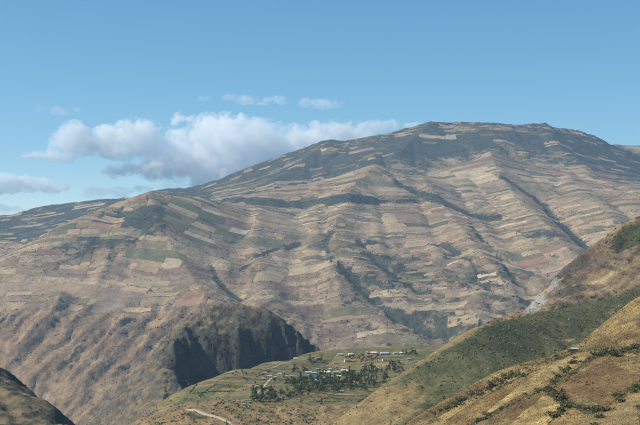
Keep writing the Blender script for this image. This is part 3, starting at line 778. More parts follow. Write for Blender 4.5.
msl = mt.slope()
def density(px, py, y):
    d = 0.78
    bl = lambda *a: float(blob(px, py, *a))
    if y > 8200:
        d = 0.17 + 0.5 * bl(265, 188, 60, 6, -12) + 0.3 * bl(60, 222, 90, 14) * 0.2 - 0.06 * (px < 215) + 0.55 * bl(480, 128, 90, 3) + 0.5 * bl(570, 172, 60, 9, 10) + 0.5 * bl(330, 152, 40, 5, -20)
    d -= 0.45 * bl(95, 232, 50, 22, -28) * (y < 7500) + 0.6 * bl(145, 212, 26, 12, -35) * (y < 7500)
    d -= 0.55 * bl(385, 262, 34, 24, 35) + 0.65 * bl(548, 238, 36, 13, 15) + 0.5 * bl(480, 285, 60, 22, 30)
    d -= 0.5 * bl(410, 325, 70, 16) + 0.35 * bl(300, 285, 60, 14)
    d -= 0.55 * float(sstep(318, 340, py)) * (px < 200) + 0.75 * float(sstep(338, 352, py))
    d += 0.5 * bl(475, 168, 45, 12, -12) + 0.35 * bl(280, 212, 120, 10) + 0.3 * bl(540, 195, 90, 12) + 0.3 * bl(375, 180, 50, 10)
    return d
chosen = []
hedge_lines = []
for (a, b, c, d) in plots:
    g = 0.5
    qx, qy = warp([a + g, b - g, b - g, a + g], [c + g, c + g, d - g, d - g])
    qx = qx + frg.normal(0, 3, 4); qy = qy + frg.normal(0, 2, 4)
    cx, cy = qx.mean(), qy.mean()
    if not (mt.x0 + 60 < qx.min() and qx.max() < mt.xs[-1] - 60 and mt.y0 + 60 < qy.min() and qy.max() < mt.ys[-1] - 60):
        continue
    cz = float(mt.h(cx, cy)); px, py = proj(cx, cy, cz)
    sl_ = float(mt.sample(msl, cx, cy)); rv = float(mt.sample(rav, cx, cy)) + float(mt.sample(scarp, cx, cy)) * (cy < 8300)
    r = frg.uniform()
    if frg.uniform() < 0.5:
        hedge_lines.append((qx[0] - g, qy[0] - g, qx[1] + g, qy[1] - g, rv))
    if frg.uniform() < 0.12:
        hedge_lines.append((qx[0] - g, qy[0] - g, qx[3] - g, qy[3] + g, rv))
    gu, gv = np.meshgrid(np.linspace(0, 1, 5), np.linspace(0, 1, 5))
    sx = ((qx[0] * (1 - gu) + qx[1] * gu) * (1 - gv) + (qx[3] * (1 - gu) + qx[2] * gu) * gv).ravel(); sy = ((qy[0] * (1 - gu) + qy[1] * gu) * (1 - gv) + (qy[3] * (1 - gu) + qy[2] * gu) * gv).ravel()
    sz = mt.h(sx, sy); B_ = np.stack([sx - cx, sy - cy, np.ones(25)], 1)
    res = np.abs(sz - B_ @ np.linalg.lstsq(B_, sz, rcond=None)[0]).max()
    if res > 9.0 or sl_ > 0.62 or rv > 0.35 or r > density(px, py, cy):
        continue
    # which crop: straw and bare tan soil in the middle, more green to the left and up high
    w = dict(straw=3.4, tan=4.0, pale=1.0, red=0.5, olive=2.8, green=1.3, grey=1.0, brown=1.4, mauve=0.5)
    if px < 215 and py < 262 and cy < 7500:
        w.update(olive=4.5, green=3.0, straw=1.6, tan=3.0)
    if py > 262 and px < 330:
        w.update(tan=5, grey=1.6, olive=1.0, green=0.3, pale=1.0)
    if cy > 8200:
        w.update(straw=4, pale=2.0, olive=2.5, green=2.0)
    if px > 430 and py < 215:
        w.update(green=2.0, pale=2.4)
    ks = list(w); p = np.array([w[k_] for k_ in ks]); p /= p.sum()
    kcol = ks[frg.choice(len(ks), p=p)]
    tone = 1 + 0.18 * float(fbm(cx, cy, 700, 2, 209))
    cc = np.array((0.94, 0.88, 0.85)) * np.array(FCOL[kcol]) * tone * frg.uniform(0.88, 1.12) * frg.uniform(0.96, 1.04, 3)
    # size it shows in the picture
    fx, fy = proj(qx, qy, mt.h(qx, qy))
    vis = (abs((fx[0] - fx[2]) * (fy[1] - fy[3]) - (fx[1] - fx[3]) * (fy[0] - fy[2])) / 2) if (-5 < px < 645 and py < 355) else 0.0
    hit = mt.hit(px, py, n=700) if vis > 0 else None
    if hit is None or abs(hit[1] - cy) > 160:
        vis = 0.0
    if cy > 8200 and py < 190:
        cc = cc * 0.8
    chosen.append((vis, np.stack([qx, qy], 1), cc))
chosen.sort(key=lambda t: -t[0])
NF = 300
for i, (vis, q, cc) in enumerate(chosen[:NF]):
    V, Fc, sm = patch_mesh('field', mt, q, 20.0, 0.9, 1.6, edge=2.0, seed=i)
    c0 = V.mean(0); me = mesh_np('field', V - c0, Fc, np.tile(cc, (len(V), 1)), sm)
    link('field', me, M_field, parent=mountain, loc=tuple(c0))
VV, FF, CC, SS, nv = [], [], [], [], 0
for i, (vis, q, cc) in enumerate(chosen[NF:]):
    V, Fc, sm = patch_mesh('field', mt, q, 22.0, 0.9, 1.6, edge=2.0, seed=i)
    SS.append(sm); VV.append(V); FF.append(Fc + nv); CC.append(np.tile(cc, (len(V), 1))); nv += len(V)
if VV:
    link('small_fields', mesh_np('small_fields', np.concatenate(VV), np.concatenate(FF), np.concatenate(CC), np.concatenate(SS)), M_field, parent=mountain, kind='stuff')

# hedges and earth banks between the plots: rows of dark clumps
M_scrub = leaf_mat('dark_scrub_leaves', (0.05, 0.058, 0.035), use_attr=True, scale=20)
HP = []
for (xa, ya, xb, yb, rv) in hedge_lines:
    L_ = math.hypot(xb - xa, yb - ya); n = max(2, int(L_ / 7.0))
    t = np.sort(frg.uniform(0, 1, n))
    gap = fbm(xa + (xb - xa) * t, ya + (yb - ya) * t, 120, 2, 211)
    t = t[gap > -0.12]
    HP.append(np.stack([xa + (xb - xa) * t + frg.normal(0, 1.5, len(t)), ya + (yb - ya) * t + frg.normal(0, 1.5, len(t))], 1))
HP = np.concatenate(HP)
hx, hy = proj(HP[:, 0], HP[:, 1], mt.h(HP[:, 0], HP[:, 1]))
HP = HP[(hx > -20) & (hx < 660) & (hy < 350)]
# gullies, steep banks and the upper slopes darkened for cloud shadow carry loose scrub
U = np.stack([frg.uniform(-3300, 3300, 160000), frg.uniform(4500, 10400, 160000)], 1)
dk = mt.sample(mt.dark, U[:, 0], U[:, 1]) * 0.6 + mt.sample(rav, U[:, 0], U[:, 1]) + 1.4 * mt.sample(scarp, U[:, 0], U[:, 1]) * (U[:, 1] < 8300)
ux, uy = proj(U[:, 0], U[:, 1], mt.h(U[:, 0], U[:, 1]))
U = U[(frg.uniform(0, 1, len(U)) < dk * 0.55 * sstep(-0.1, 0.35, fbm(U[:, 0], U[:, 1], 90, 3, 221)) + 0.004) & (ux > -20) & (ux < 660) & (uy < 400)]
def clump_obj(name, land, P2, rlo, rhi, n, cols, mat, parent, seed, flat=0.7, leaf=0.55, sink=0.15):
    rg_ = np.random.default_rng(seed)
    R = rg_.uniform(rlo, rhi, len(P2)); z = land.h(P2[:, 0], P2[:, 1]) - sink * R
    C = np.array(cols)[rg_.integers(0, len(cols), len(P2))]
    V, Fc, CCc = clumps(np.concatenate([P2, z[:, None]], 1), R, n, C, flat, seed, leaf)
    return link(name, mesh_np(name, V, Fc, CCc, smooth=False), mat, parent=parent, kind='stuff')
clump_obj('hedgerows', mt, HP, 1.5, 3.6, 4, [(0.045, 0.05, 0.034), (0.06, 0.06, 0.042), (0.04, 0.05, 0.03)], M_scrub, mountain, 301, leaf=0.7)
clump_obj('scrub', mt, U, 1.8, 5.0, 4, [(0.05, 0.056, 0.036), (0.065, 0.068, 0.045), (0.04, 0.047, 0.032)], M_scrub, mountain, 303, flat=0.5, leaf=0.7)
print('fields', len(chosen), 'hedge', len(HP), 'scrub', len(U))

# tracks across the mountain
M_track = ground_mat('pale_track_earth', 20, 6, 2, 0.3, 3, var=0.12, flat=(0.29, 0.235, 0.165))
def track_on(land, pxs, width, lift, mat, parent, name='track', step=8.0):
    P = [land.hit(px, py) for px, py in pxs]; P = [p for p in P if p]
    if len(P) < 2:
        return
    V, Fc = ribbon(land, P, width, lift, step)
    link(name, mesh_np(name, V, Fc), mat, parent=parent)
for t in ([(322, 304), (350, 306), (380, 305), (420, 308), (462, 311)], [(150, 285), (190, 280), (240, 276), (290, 281)], [(420, 250), (460, 257), (500, 262), (540, 272)],
          [(470, 205), (520, 212), (570, 209), (620, 213)], [(20, 300), (80, 303), (150, 300)]):
    track_on(mt, t, 5.0, 1.6, M_track, mountain, step=20.0)


# ================================================================ VILLAGE SHELF
prg = np.random.default_rng(77)
PCOL = [(0.105, 0.12, 0.05), (0.13, 0.125, 0.055), (0.17, 0.15, 0.065), (0.25, 0.19, 0.085), (0.29, 0.20, 0.10), (0.22, 0.13, 0.065), (0.15, 0.13, 0.06), (0.22, 0.17, 0.08)]
M_pfield = ground_mat('village_plot', 22, 7, 2.2, 0.4, 2.0, var=0.28)
psl = pl.slope()
for (a, b, c, d) in split_plots(-340, 260, 1690, 2560, 40, 130, 34, 110, prg):
    g = 1.5
    def wp(u, v):
        u = np.asarray(u, float); v = np.asarray(v, float)
        return u + 0.22 * (v - 2100) + 14 * fbm(u, v, 160, 2, 231), v + 18 * fbm(u, v, 190, 2, 233)
    qx, qy = wp([a + g, b - g, b - g, a + g], [c + g, c + g, d - g, d - g])
    cx, cy = qx.mean(), qy.mean()
    px, py = proj(cx, cy, float(pl.h(cx, cy)))
    if not (150 < px < 440 and 351 < py < 404) or float(pl.sample(psl, cx, cy)) > 0.25 or prg.uniform() < 0.14:
        continue
    far_tan = blob(px, py, 255, 366, 50, 7) > 0.4 or (px < 300 and prg.uniform() < 0.35)
    cc = np.array(PCOL[prg.choice([3, 4, 4, 2])] if far_tan else PCOL[prg.integers(0, 8)]) * prg.uniform(0.85, 1.1)
    cc = 0.6 * cc + 0.4 * np.array((0.15, 0.135, 0.06))
    V, Fc, sm = patch_mesh('field', pl, np.stack([qx, qy], 1), 9.0, 0.25, 0.5, edge=5.0, seed=int(a))
    c0 = V.mean(0)
    link('field', mesh_np('field', V - c0, Fc, np.tile(cc, (len(V), 1)), sm), M_pfield, parent=plateau, loc=tuple(c0))
M_road = ground_mat('dirt_road_earth', 8, 2.5, 0.8, 0.1, 1.0, var=0.12, flat=(0.42, 0.34, 0.235))
for pxs, w in (([(186, 409), (200, 412), (214, 416), (226, 420), (240, 428)], 6.0), ([(254, 399), (258, 393), (265, 386), (271, 379), (279, 376), (292, 376)], 4.0), ([(225, 373.5), (250, 370), (290, 362), (320, 357)], 2.5)):
    P = [pl.hit(*p) for p in pxs]
    V, Fc = ribbon(pl, [p for p in P if p], w, 0.55, 5.0)
    link('road', mesh_np('road', V, Fc), M_road, kind='structure')

# ---- houses
PAINT = {}
def paint(c, rough=0.85, var=0.10):
    key = (c, rough)
    if key not in PAINT:
        PAINT[key] = paint_mat('painted_wall' if rough > 0.6 else 'sheet_metal', c, rough, var)
    return PAINT[key]
WHITE, CREAM, PINK, TURQ, BEIGE, RED, GREYW, BRICK, PALEB = (0.70, 0.635, 0.54), (0.62, 0.53, 0.38), (0.60, 0.40, 0.32), (0.24, 0.45, 0.45), (0.52, 0.43, 0.30), (0.40, 0.10, 0.07), (0.40, 0.38, 0.35), (0.34, 0.20, 0.14), (0.45, 0.56, 0.62)
M_glass = paint_mat('dark_window_glass', (0.03, 0.035, 0.045), 0.15, 0.05)
M_door = paint_mat('dark_wooden_door', (0.12, 0.075, 0.045), 0.7)
def box_vf(x0, x1, y0, y1, z0, z1):
    V = np.array([(x, y, z) for z in (z0, z1) for y in (y0, y1) for x in (x0, x1)], float)
    return V, np.array([(0, 2, 3, 1), (4, 5, 7, 6), (0, 1, 5, 4), (2, 6, 7, 3), (0, 4, 6, 2), (1, 3, 7, 5)])
def part(name, vf, mat, parent):
    return link(name, mesh_np(name, vf[0], vf[1], smooth=False), mat, parent=parent)
def join(*vfs):
    V, Fc, n = [], [], 0
    for v, f in vfs:
        V.append(v); Fc.append(f + n); n += len(v)
    return np.concatenate(V), np.concatenate(Fc)
def house(land, px, py, wpx, hpx, roof, wall_c, roof_c, label, rot=0.0, storeys=1, depth=0.75, group=None, name='house'):
    p = land.hit(px, py)
    if p is None:
        return None
    m = p[1] / F; W = 0.82 * wpx * m; H = 0.8 * hpx * m; Dp = max(5.0, min(W * depth, 14.0))
    e = link(name, None, loc=(p[0], p[1], p[2]), label=label, cat=name.replace('_', ' '), group=group)
    e.rotation_euler[2] = math.radians(rot)
    hw = H if roof == 'flat' else H * 0.72
    part('wall', box_vf(-W / 2, W / 2, 0, Dp, -2.0, hw), paint(wall_c), e)
    rm = paint(roof_c, 0.9, 0.3)
    if roof == 'flat':
        o = 0.35
        part('roof', join(box_vf(-W / 2 - o, W / 2 + o, -o, Dp + o, hw + 0.003, hw + 0.35), box_vf(-W / 2 - o + .1, W / 2 + o - .1, -o + .1, -o + 0.3, hw + 0.35, hw + 0.75)), rm, e)
    else:
        o = 0.5; x0, x1 = -W / 2 - o, W / 2 + o; rh = H - hw; t = 0.18
        if roof == 'gable':     # ridge runs along the front
            sec = [(-o, hw - 0.1), (Dp / 2, hw + rh), (Dp + o, hw - 0.1)]
        else:                   # one pitch, high at the back
            sec = [(-o, hw), (Dp / 2, hw + rh * 0.5), (Dp + o, hw + rh)]
        V = [(x, y, z + dz) for dz in (0.003, t) for x in (x0, x1) for (y, z) in sec]
        Fc = [(0, 1, 4, 3), (1, 2, 5, 4), (6, 9, 10, 7), (7, 10, 11, 8), (0, 3, 9, 6), (2, 8, 11, 5), (0, 6, 7, 1), (1, 7, 8, 2), (3, 4, 10, 9), (4, 5, 11, 10)]
        part('roof', (np.array(V, float), np.array(Fc)), rm, e)
        if roof == 'gable':
            g = np.array([(x, y, z) for x in (-W / 2 + .01, W / 2 - .01) for (y, z) in ((0.02, hw - .01), (Dp - .02, hw - .01), (Dp / 2, hw + rh - 0.15))], float)
            for k3 in (0, 3):
                link('gable', mesh_np('gable', g[k3:k3 + 3], np.array([(0, 2, 1) if k3 == 0 else (0, 1, 2)]), smooth=False), paint(wall_c), parent=e)
    sh = hw / storeys; nw = max(1, int(W / 3.2)); ww = min(1.3, W / nw * 0.42); wh = min(1.4, sh * 0.45)
    k_door = nw // 2
    for s_ in range(storeys):
        for i in range(nw):
            cx = -W / 2 + W * (i + 0.5) / nw; z0 = s_ * sh + sh * 0.36
            if s_ == 0 and i == k_door:
                part('door', box_vf(cx - 0.5, cx + 0.5, -0.06, 0.05, -0.1, min(2.1, sh * 0.8)), M_door, e)
            else:
                part('window', box_vf(cx - ww / 2, cx + ww / 2, -0.06, 0.05, z0, z0 + wh), M_glass, e)
    return e
TIN, TILE, CEM, BLUR, PINKR = (0.33, 0.30, 0.27), (0.30, 0.15, 0.10), (0.36, 0.33, 0.29), (0.34, 0.40, 0.44), (0.46, 0.31, 0.25)
HOUSES = [
 (308, 376, 8, 4.6, 'flat', WHITE, WHITE, 'wide white flat-roofed house at the left of the turquoise building', -4, 2),
 (314, 379, 7, 7.5, 'flat', TURQ, WHITE, 'tall turquoise house with a white roof rim in the village centre', -6, 3),
 (317.5, 374.5, 3.2, 7.0, 'flat', CREAM, WHITE, 'narrow cream tower rising behind the turquoise house', 0, 3),
 (321.5, 375, 5.2, 4.0, 'flat', RED, CEM, 'dark red walled house to the right of the cream tower', 3, 1),
 (327.5, 374.5, 7, 4.0, 'shed', WHITE, WHITE, 'long white roofed building right of the red house', 4, 1),
 (336, 374, 7, 3.4, 'gable', CREAM, PINKR, 'low cream house with a long pinkish roof', 2, 1),
 (345, 373, 9, 3.4, 'shed', PALEB, WHITE, 'longest low house with a white sheet roof, right end of the main row', 3, 1),
 (339, 378, 4.5, 2.8, 'shed', GREYW, WHITE, 'small white-roofed hut below the long white sheet roof', 0, 1),
 (316, 382, 3.2, 2.4, 'shed', WHITE, WHITE, 'tiny white shed below the turquoise house', 8, 1),
 (330, 371, 3.6, 3.2, 'gable', GREYW, CEM, 'small grey-roofed house above the long white building', -8, 1),
 (337, 370, 2.6, 4.2, 'flat', BEIGE, CREAM, 'small beige two-storey block above the pinkish roof', 0, 2),
 (334.5, 364, 2.6, 2.8, 'gable', WHITE, TIN, 'tiny white cottage in the field behind the cream tower', 5, 1),
 (344, 369, 3.4, 2.6, 'gable', WHITE, TIN, 'small white house just above the longest sheet roof', -5, 1),
 (347.5, 362.5, 6.4, 4.6, 'gable', CREAM, BRICK, 'cream house with a brown roof standing alone behind the main row', 12, 1),
 (340, 356, 5.4, 2.6, 'shed', WHITE, TURQ, 'house with a bright turquoise sheet roof on the far edge', 0, 1),
 (351, 356, 6.0, 3.2, 'gable', WHITE, WHITE, 'white house on the far edge, right of the turquoise roof', 6, 1),
 (367, 354, 2.6, 3.2, 'gable', WHITE, CEM, 'small white house on the far edge with a dark doorway', 0, 1),
 (373.5, 355, 7.0, 3.8, 'gable', CREAM, WHITE, 'broad cream house with a white roof on the far edge', -6, 1),
 (384.5, 355, 10, 2.8, 'shed', GREYW, BLUR, 'long low shed with a blue-grey roof on the far edge', 2, 1),
 (396, 354.5, 5.0, 3.0, 'gable', WHITE, BLUR, 'white house with a blue roof right of the long shed', 5, 1),
 (402, 354.5, 5.4, 2.6, 'shed', WHITE, WHITE, 'white low house beside the blue-roofed one', -4, 1),
 (385, 361.5, 5.2, 4.0, 'gable', WHITE, TILE, 'white house with a red tiled roof below the long shed', 10, 1),
 (389.5, 365, 3.4, 2.8, 'gable', WHITE, TIN, 'small white house with tin roof below the red tiled one', -10, 1),
 (399.5, 364.5, 5.4, 3.6, 'gable', WHITE, TIN, 'white house near the grassy crest of the spur', -12, 1),
 (394, 364.8, 3.0, 2.6, 'shed', BEIGE, CEM, 'small beige lean-to left of the white house near the crest', 6, 1),
 (409, 360.5, 4.2, 3.0, 'gable', GREYW, TIN, 'grey tin-roofed house highest beside the spur crest', 0, 1),
 (363.5, 367.5, 4.6, 2.6, 'gable', GREYW, CEM, 'grey house among the trees right of the main row', 0, 1),
 (372, 369.5, 3.6, 2.6, 'gable', BRICK, TIN, 'brick house with tin roof among the trees, left of a pair', 8, 1),
 (377.5, 369.5, 4.0, 2.6, 'gable', GREYW, TIN, 'grey house with tin roof among the trees, right of a pair', -8, 1),
 (342, 392.5, 3.4, 2.2, 'shed', GREYW, TIN, 'low tin shed at the lower edge of the wide grove', 4, 1),
 (269.5, 378, 5.6, 3.4, 'gable', WHITE, PINKR, 'house with a reddish-pink roof at the head of the lane', -6, 1),
 (265, 374.5, 3.6, 2.6, 'gable', WHITE, TIN, 'small white house left above the reddish-pink roof', 5, 1),
 (279.5, 375.5, 4.4, 2.6, 'shed', WHITE, TURQ, 'small house with a pale turquoise roof left of the village centre', 0, 1),
 (286.5, 377.8, 4.0, 2.8, 'gable', WHITE, CEM, 'white house with grey roof right of the small turquoise roof', 6, 1),
 (291.5, 377.5, 3.6, 2.6, 'gable', BEIGE, TIN, 'beige house with tin roof, last one before the white building', -6, 1),
 (263, 380, 3.0, 2.2, 'shed', GREYW, TIN, 'low tin lean-to left of the lane head', 0, 1),
 (257, 388, 4.0, 3.0, 'gable', GREYW, CEM, 'grey-roofed house halfway down the lane', 12, 1),
 (266, 395.5, 3.4, 2.4, 'shed', GREYW, TIN, 'small tin shed at the foot of the lane', 0, 1),
 (278.5, 399.5, 3.2, 3.4, 'flat', PALEB, WHITE, 'pale blue little house beside the pink one below the grove', 0, 1),
 (283.5, 399.8, 3.6, 4.6, 'flat', PINK, CREAM, 'tall pink house nearest to the viewer', 4, 2),
 (243.5, 405.5, 3.6, 2.2, 'shed', GREYW, TIN, 'low tin barn left of the dark grove', -6, 1),
 (285, 360.3, 3.6, 2.4, 'gable', BRICK, TIN, 'brick cottage at the shelf edge below the rocky hill', 0, 1),
 (295.5, 359.6, 4.6, 2.0, 'shed', WHITE, WHITE, 'low white hut at the shelf edge right of the brick cottage', 0, 1),
]
for h_ in HOUSES:
    px, py, w_, hh, rf, wc, rc, lab, rot, sto = h_
    house(pl, px, py, w_, hh, rf, wc, rc, lab, rot, sto)

# the small roofed hut on the near slope
p = ne.hit(575, 350.5, 600, 960, 1500)
if p:
    e = link('field_hut', None, loc=p, label='small dark hut with a pale sheet roof on the near slope', cat='hut')
    e.rotation_euler[2] = math.radians(-14)
    part('wall', box_vf(-2.1, 2.1, -1.2, 1.2, -1.2, 1.15), paint((0.10, 0.085, 0.07)), e)
    V = np.array([(x, y, z + dz) for dz in (0.003, 0.1) for x in (-2.5, 2.5) for (y, z) in ((-1.6, 1.15), (0, 1.45), (1.6, 1.75))], float)
    part('roof', (V, np.array([(0, 1, 4, 3), (1, 2, 5, 4), (6, 9, 10, 7), (7, 10, 11, 8), (0, 3, 9, 6), (2, 8, 11, 5), (0, 6, 7, 1), (1, 7, 8, 2), (3, 4, 10, 9), (4, 5, 11, 10)])), paint((0.42, 0.43, 0.45), 0.55), e)
    part('door', box_vf(-0.4, 0.4, -1.26, -1.15, -0.9, 0.8), M_door, e)

# ---- trees
M_bark = paint_mat('bark', (0.14, 0.11, 0.08), 0.9, 0.25, 0.5)
LEAF = [leaf_mat('dark_leaves', (0.082, 0.105, 0.044), 0.4, 1.2), leaf_mat('grey_green_leaves', (0.075, 0.09, 0.055), 0.35, 1.2), leaf_mat('fresh_leaves', (0.11, 0.125, 0.05), 0.35, 1.2)]
def taper(p0, p1, r0, r1, n=6):
    p0 = np.array(p0, float); p1 = np.array(p1, float); d = p1 - p0; d /= np.linalg.norm(d)
    a = np.cross(d, (0.3, 0.9, 0.1)); a /= np.linalg.norm(a); b = np.cross(d, a)
    t = np.arange(n) * 2 * math.pi / n
    ring = np.cos(t)[:, None] * a + np.sin(t)[:, None] * b
    V = np.concatenate([p0 + ring * r0, p1 + ring * r1])
    return V, np.array([(i, (i + 1) % n, n + (i + 1) % n, n + i) for i in range(n)])
def tree_meshes(kind, seed):
    rg_ = np.random.default_rng(seed)
    if kind == 'round':
        H = 8.0; lobes = [((rg_.normal(0, 1.5), rg_.normal(0, 1.5), rg_.uniform(3.0, 6.6)), rg_.uniform(1.2, 2.1)) for _ in range(9)]
    elif kind == 'tall':
        H = 13.0; lobes = [((rg_.normal(0, 0.9), rg_.normal(0, 0.9), z), rg_.uniform(0.9, 1.7) * (1.25 - 0.5 * z / H)) for z in np.linspace(3.5, 12.3, 10)]
    else:
        H = 9.0; lobes = [((rg_.normal(0, 0.12), rg_.normal(0, 0.12), z), 1.9 * (1.06 - z / H)) for z in np.linspace(1.0, 8.4, 9)]
    tr = [taper((0, 0, -0.8), (0, 0, H * 0.45), 0.26, 0.16), taper((0, 0, H * 0.45), (rg_.normal(0, .3), rg_.normal(0, .3), H * 0.85), 0.16, 0.04)]
    for (c, r) in lobes[:5]:
        tr.append(taper((0, 0, max(1.0, c[2] * 0.55)), c, 0.09, 0.03, 4))
    V, Fc, n = [], [], 0
    for j, (c, r) in enumerate(lobes):
        m = 22
        d = rg_.normal(size=(m, 3)); d /= np.linalg.norm(d, axis=1)[:, None]
        pos = np.array(c) + d * r * rg_.uniform(0.35, 1.05, (m, 1)) * np.array([1, 1, 0.8])
        v, f, _ = clumps(pos - np.array([0, 0, 0]), np.full(m, 0.6), 2, None, 0.8, seed * 31 + j, 0.6)
        V.append(v); Fc.append(f + n); n += len(v)
    t = join(*tr)
    return mesh_np('trunk', t[0], t[1]), mesh_np('crown', np.concatenate(V), np.concatenate(Fc), smooth=False)
TREES = {}
for kind in ('round', 'tall', 'cone'):
    for v in range(4):
        tm, cm = tree_meshes(kind, 50 + v + 10 * len(kind))
        tm.materials.append(M_bark); cm.materials.append(LEAF[{'round': (0, 0, 2, 0), 'tall': (1, 0, 1, 0), 'cone': (0, 0, 0, 0)}[kind][v]])
        TREES[kind, v] = (tm, cm)
def tree(land, px, py, kind, label, group=None, size=1.0, d0=None, d1=None):
    p = land.hit(px, py, d0, d1)
    if p is None:
        return
    tm, cm = TREES[kind, random.randrange(4)]
    e = link('tree', None, loc=p, label=label, cat='tree', group=group)
    e.rotation_euler[2] = random.uniform(0, 6.28)
    s = size * random.uniform(0.8, 1.25); e.scale = (s * random.uniform(0.9, 1.15), s * random.uniform(0.9, 1.15), s)
    link('trunk', tm, parent=e); link('crown', cm, parent=e)
    return e
ORD = 'first second third fourth fifth sixth seventh eighth ninth tenth eleventh twelfth thirteenth fourteenth fifteenth sixteenth'.split()
def seen_x(o):
    return CX + F * o.location.x / o.location.y
def number_off(objs, text):
    objs = sorted(objs, key=seen_x); n = len(objs)
    for i, o in enumerate(objs):
        w = 'leftmost' if i == 0 else 'rightmost' if i == n - 1 else ORD[i] + ' from left' if i < (n + 1) // 2 else ORD[n - 1 - i] + ' from right'
        o['label'] = text % w
KW = {'round': 'rounded dark tree', 'tall': 'tall slender tree', 'cone': 'pointed conifer'}
def grove(land, cx, cy, rx, ry, n, where, group, size=1.0, tall=0.3, ang=0):
    a = math.radians(ang); got = []
    for i in range(n):
        while True:
            u, v = random.uniform(-1, 1), random.uniform(-1, 1)
            if u * u + v * v < 1:
                break
        u *= rx; v *= ry
        kind = 'tall' if random.random() < tall else 'round'
        got.append(tree(land, cx + u * math.cos(a) - v * math.sin(a), cy + u * math.sin(a) + v * math.cos(a), kind, KW[kind] + ' ' + where, group, size))
    got = [o for o in got if o]
    for kind in ('tall', 'round'):
        g2 = [o for o in got if o['label'].startswith(KW[kind])]
        if len(g2) > 16:
            g2.sort(key=lambda o: o.location.y)
            names = ['in front', 'at back'] if len(g2) <= 60 else ['in front', 'mid-depth', 'at back']
            for bi, w in enumerate(names):
                number_off(g2[bi * len(g2) // len(names):(bi + 1) * len(g2) // len(names)], KW[kind] + ', %s ' + w + ', ' + where.replace('the ', ''))
        elif len(g2) > 1:
            number_off(g2, KW[kind] + ', %s, ' + where)
grove(pl, 263, 397, 13, 8, 40, 'in the dense grove at the foot of the lane', 'trees of the grove at the foot of the lane')
grove(pl, 319, 386, 34, 8, 110, 'in the wide grove below the white building', 'trees of the wide grove below the white building')
grove(pl, 374, 378, 28, 10, 76, 'in the grove between houses and spur', 'trees of the grove beside the spur', ang=-25)
grove(pl, 301, 372, 8, 3, 8, 'left of the white flat-roofed house', 'trees left of the white flat-roofed house')
grove(pl, 316, 362.5, 10, 3, 13, 'in the clump behind the cream tower', 'trees of the clump behind the cream tower', 0.9)
grove(pl, 352, 378, 12, 4.5, 28, 'right of the longest sheet roof', 'trees right of the longest sheet roof')
grove(pl, 289, 382, 16, 2.5, 12, 'in the row under the small turquoise roof', 'trees in the row under the small turquoise roof', 0.8)
grove(pl, 296, 394.5, 18, 4.5, 26, 'behind and beside the tall pink house', 'trees around the tall pink house', 0.85)
grove(pl, 410, 354.5, 9, 1.5, 9, 'on the far edge above the spur crest', 'trees on the far edge above the spur', 0.9)
grove(pl, 361, 359.5, 16, 3, 12, 'among the fields behind the main row', 'trees among the fields behind the main row', 0.75)
grove(pl, 240, 380, 30, 8, 12, 'alone in the open fields left of the lane', 'single trees in the open fields left of the lane', 0.6, 0.15)
grove(pl, 230, 408, 30, 6, 12, 'on the brown slope near the dirt road', 'single trees on the brown slope near the dirt road', 0.55, 0.1)
grove(pl, 395, 369, 10, 5, 12, 'around the white houses near the crest', 'trees around the houses near the crest', 0.8)
tree(pl, 202, 398, 'round', 'lone dark round tree in the pale field at the left', None, 1.0)
tree(pl, 321.5, 404.5, 'cone', 'lone dark pointed conifer on the brown field below the grove', None, 0.95)
tree(pl, 294.5, 370, 'tall', 'single thin tall tree in the orange-brown field behind the village', None, 0.95)

# low hedges and bushes between the village plots
Hh = []
for _ in range(80):
    p = pl.hit(random.uniform(175, 420), random.uniform(354, 408))
    if p is None or p[1] > 2600:
        continue
    L_ = random.uniform(20, 90); a = random.choice([0.0, 0.1, -0.1, 1.35]) + random.uniform(-0.15, 0.15); n = int(L_ / 1.3)
    t = np.linspace(0, L_, n); Hh.append(np.stack([p[0] + t * math.cos(a) + np.random.default_rng(n).normal(0, .6, n), p[1] + t * math.sin(a)], 1))
for _ in range(900):
    p = pl.hit(random.uniform(140, 330), random.uniform(397, 425))
    if p and random.random() < 0.8:
        Hh.append(np.array([p[:2]]))
Hh = np.concatenate(Hh)
clump_obj('hedgerows', pl, Hh, 0.7, 1.9, 7, [(0.045, 0.062, 0.025), (0.06, 0.075, 0.03), (0.035, 0.048, 0.022)], M_scrub, plateau, 311)

# ================================================================ PLANT COVER OF THE NEARER SLOPES
vrg = np.random.default_rng(99)
def scatter(land, n, keep, x0=None, x1=None, y0=None, y1=None):
    P = np.stack([vrg.uniform(x0 or land.x0, x1 or land.xs[-1], n), vrg.uniform(y0 or land.y0, y1 or land.ys[-1], n)], 1)
    px, py = proj(P[:, 0], P[:, 1], land.h(P[:, 0], P[:, 1]))
    return P[(px > -25) & (px < 665) & (py < 440) & (vrg.uniform(0, 1, n) < keep(P, px, py))]
sp = scatter(gs, 28000, lambda P, px, py: (1 - 0.88 * gs.sample(gs.tan, P[:, 0], P[:, 1])) * (0.35 + 0.65 * sstep(-0.2, 0.3, fbm(P[:, 0], P[:, 1], 30, 3, 241))), y0=1150)
clump_obj('shrubs', gs, sp, 0.6, 1.7, 7, [(0.12, 0.13, 0.058), (0.14, 0.14, 0.065), (0.09, 0.105, 0.048), (0.18, 0.155, 0.08), (0.15, 0.125, 0.065)], M_scrub, spur, 321)
hp2 = scatter(hl, 22000, lambda P, px, py: 0.06 + 0.8 * hl.sample(sstep(0.3, 0.9, shade_veg), P[:, 0], P[:, 1]))
clump_obj('shrubs', hl, hp2, 1.0, 3.0, 6, [(0.045, 0.05, 0.03), (0.06, 0.06, 0.04)], M_scrub, hill, 323)
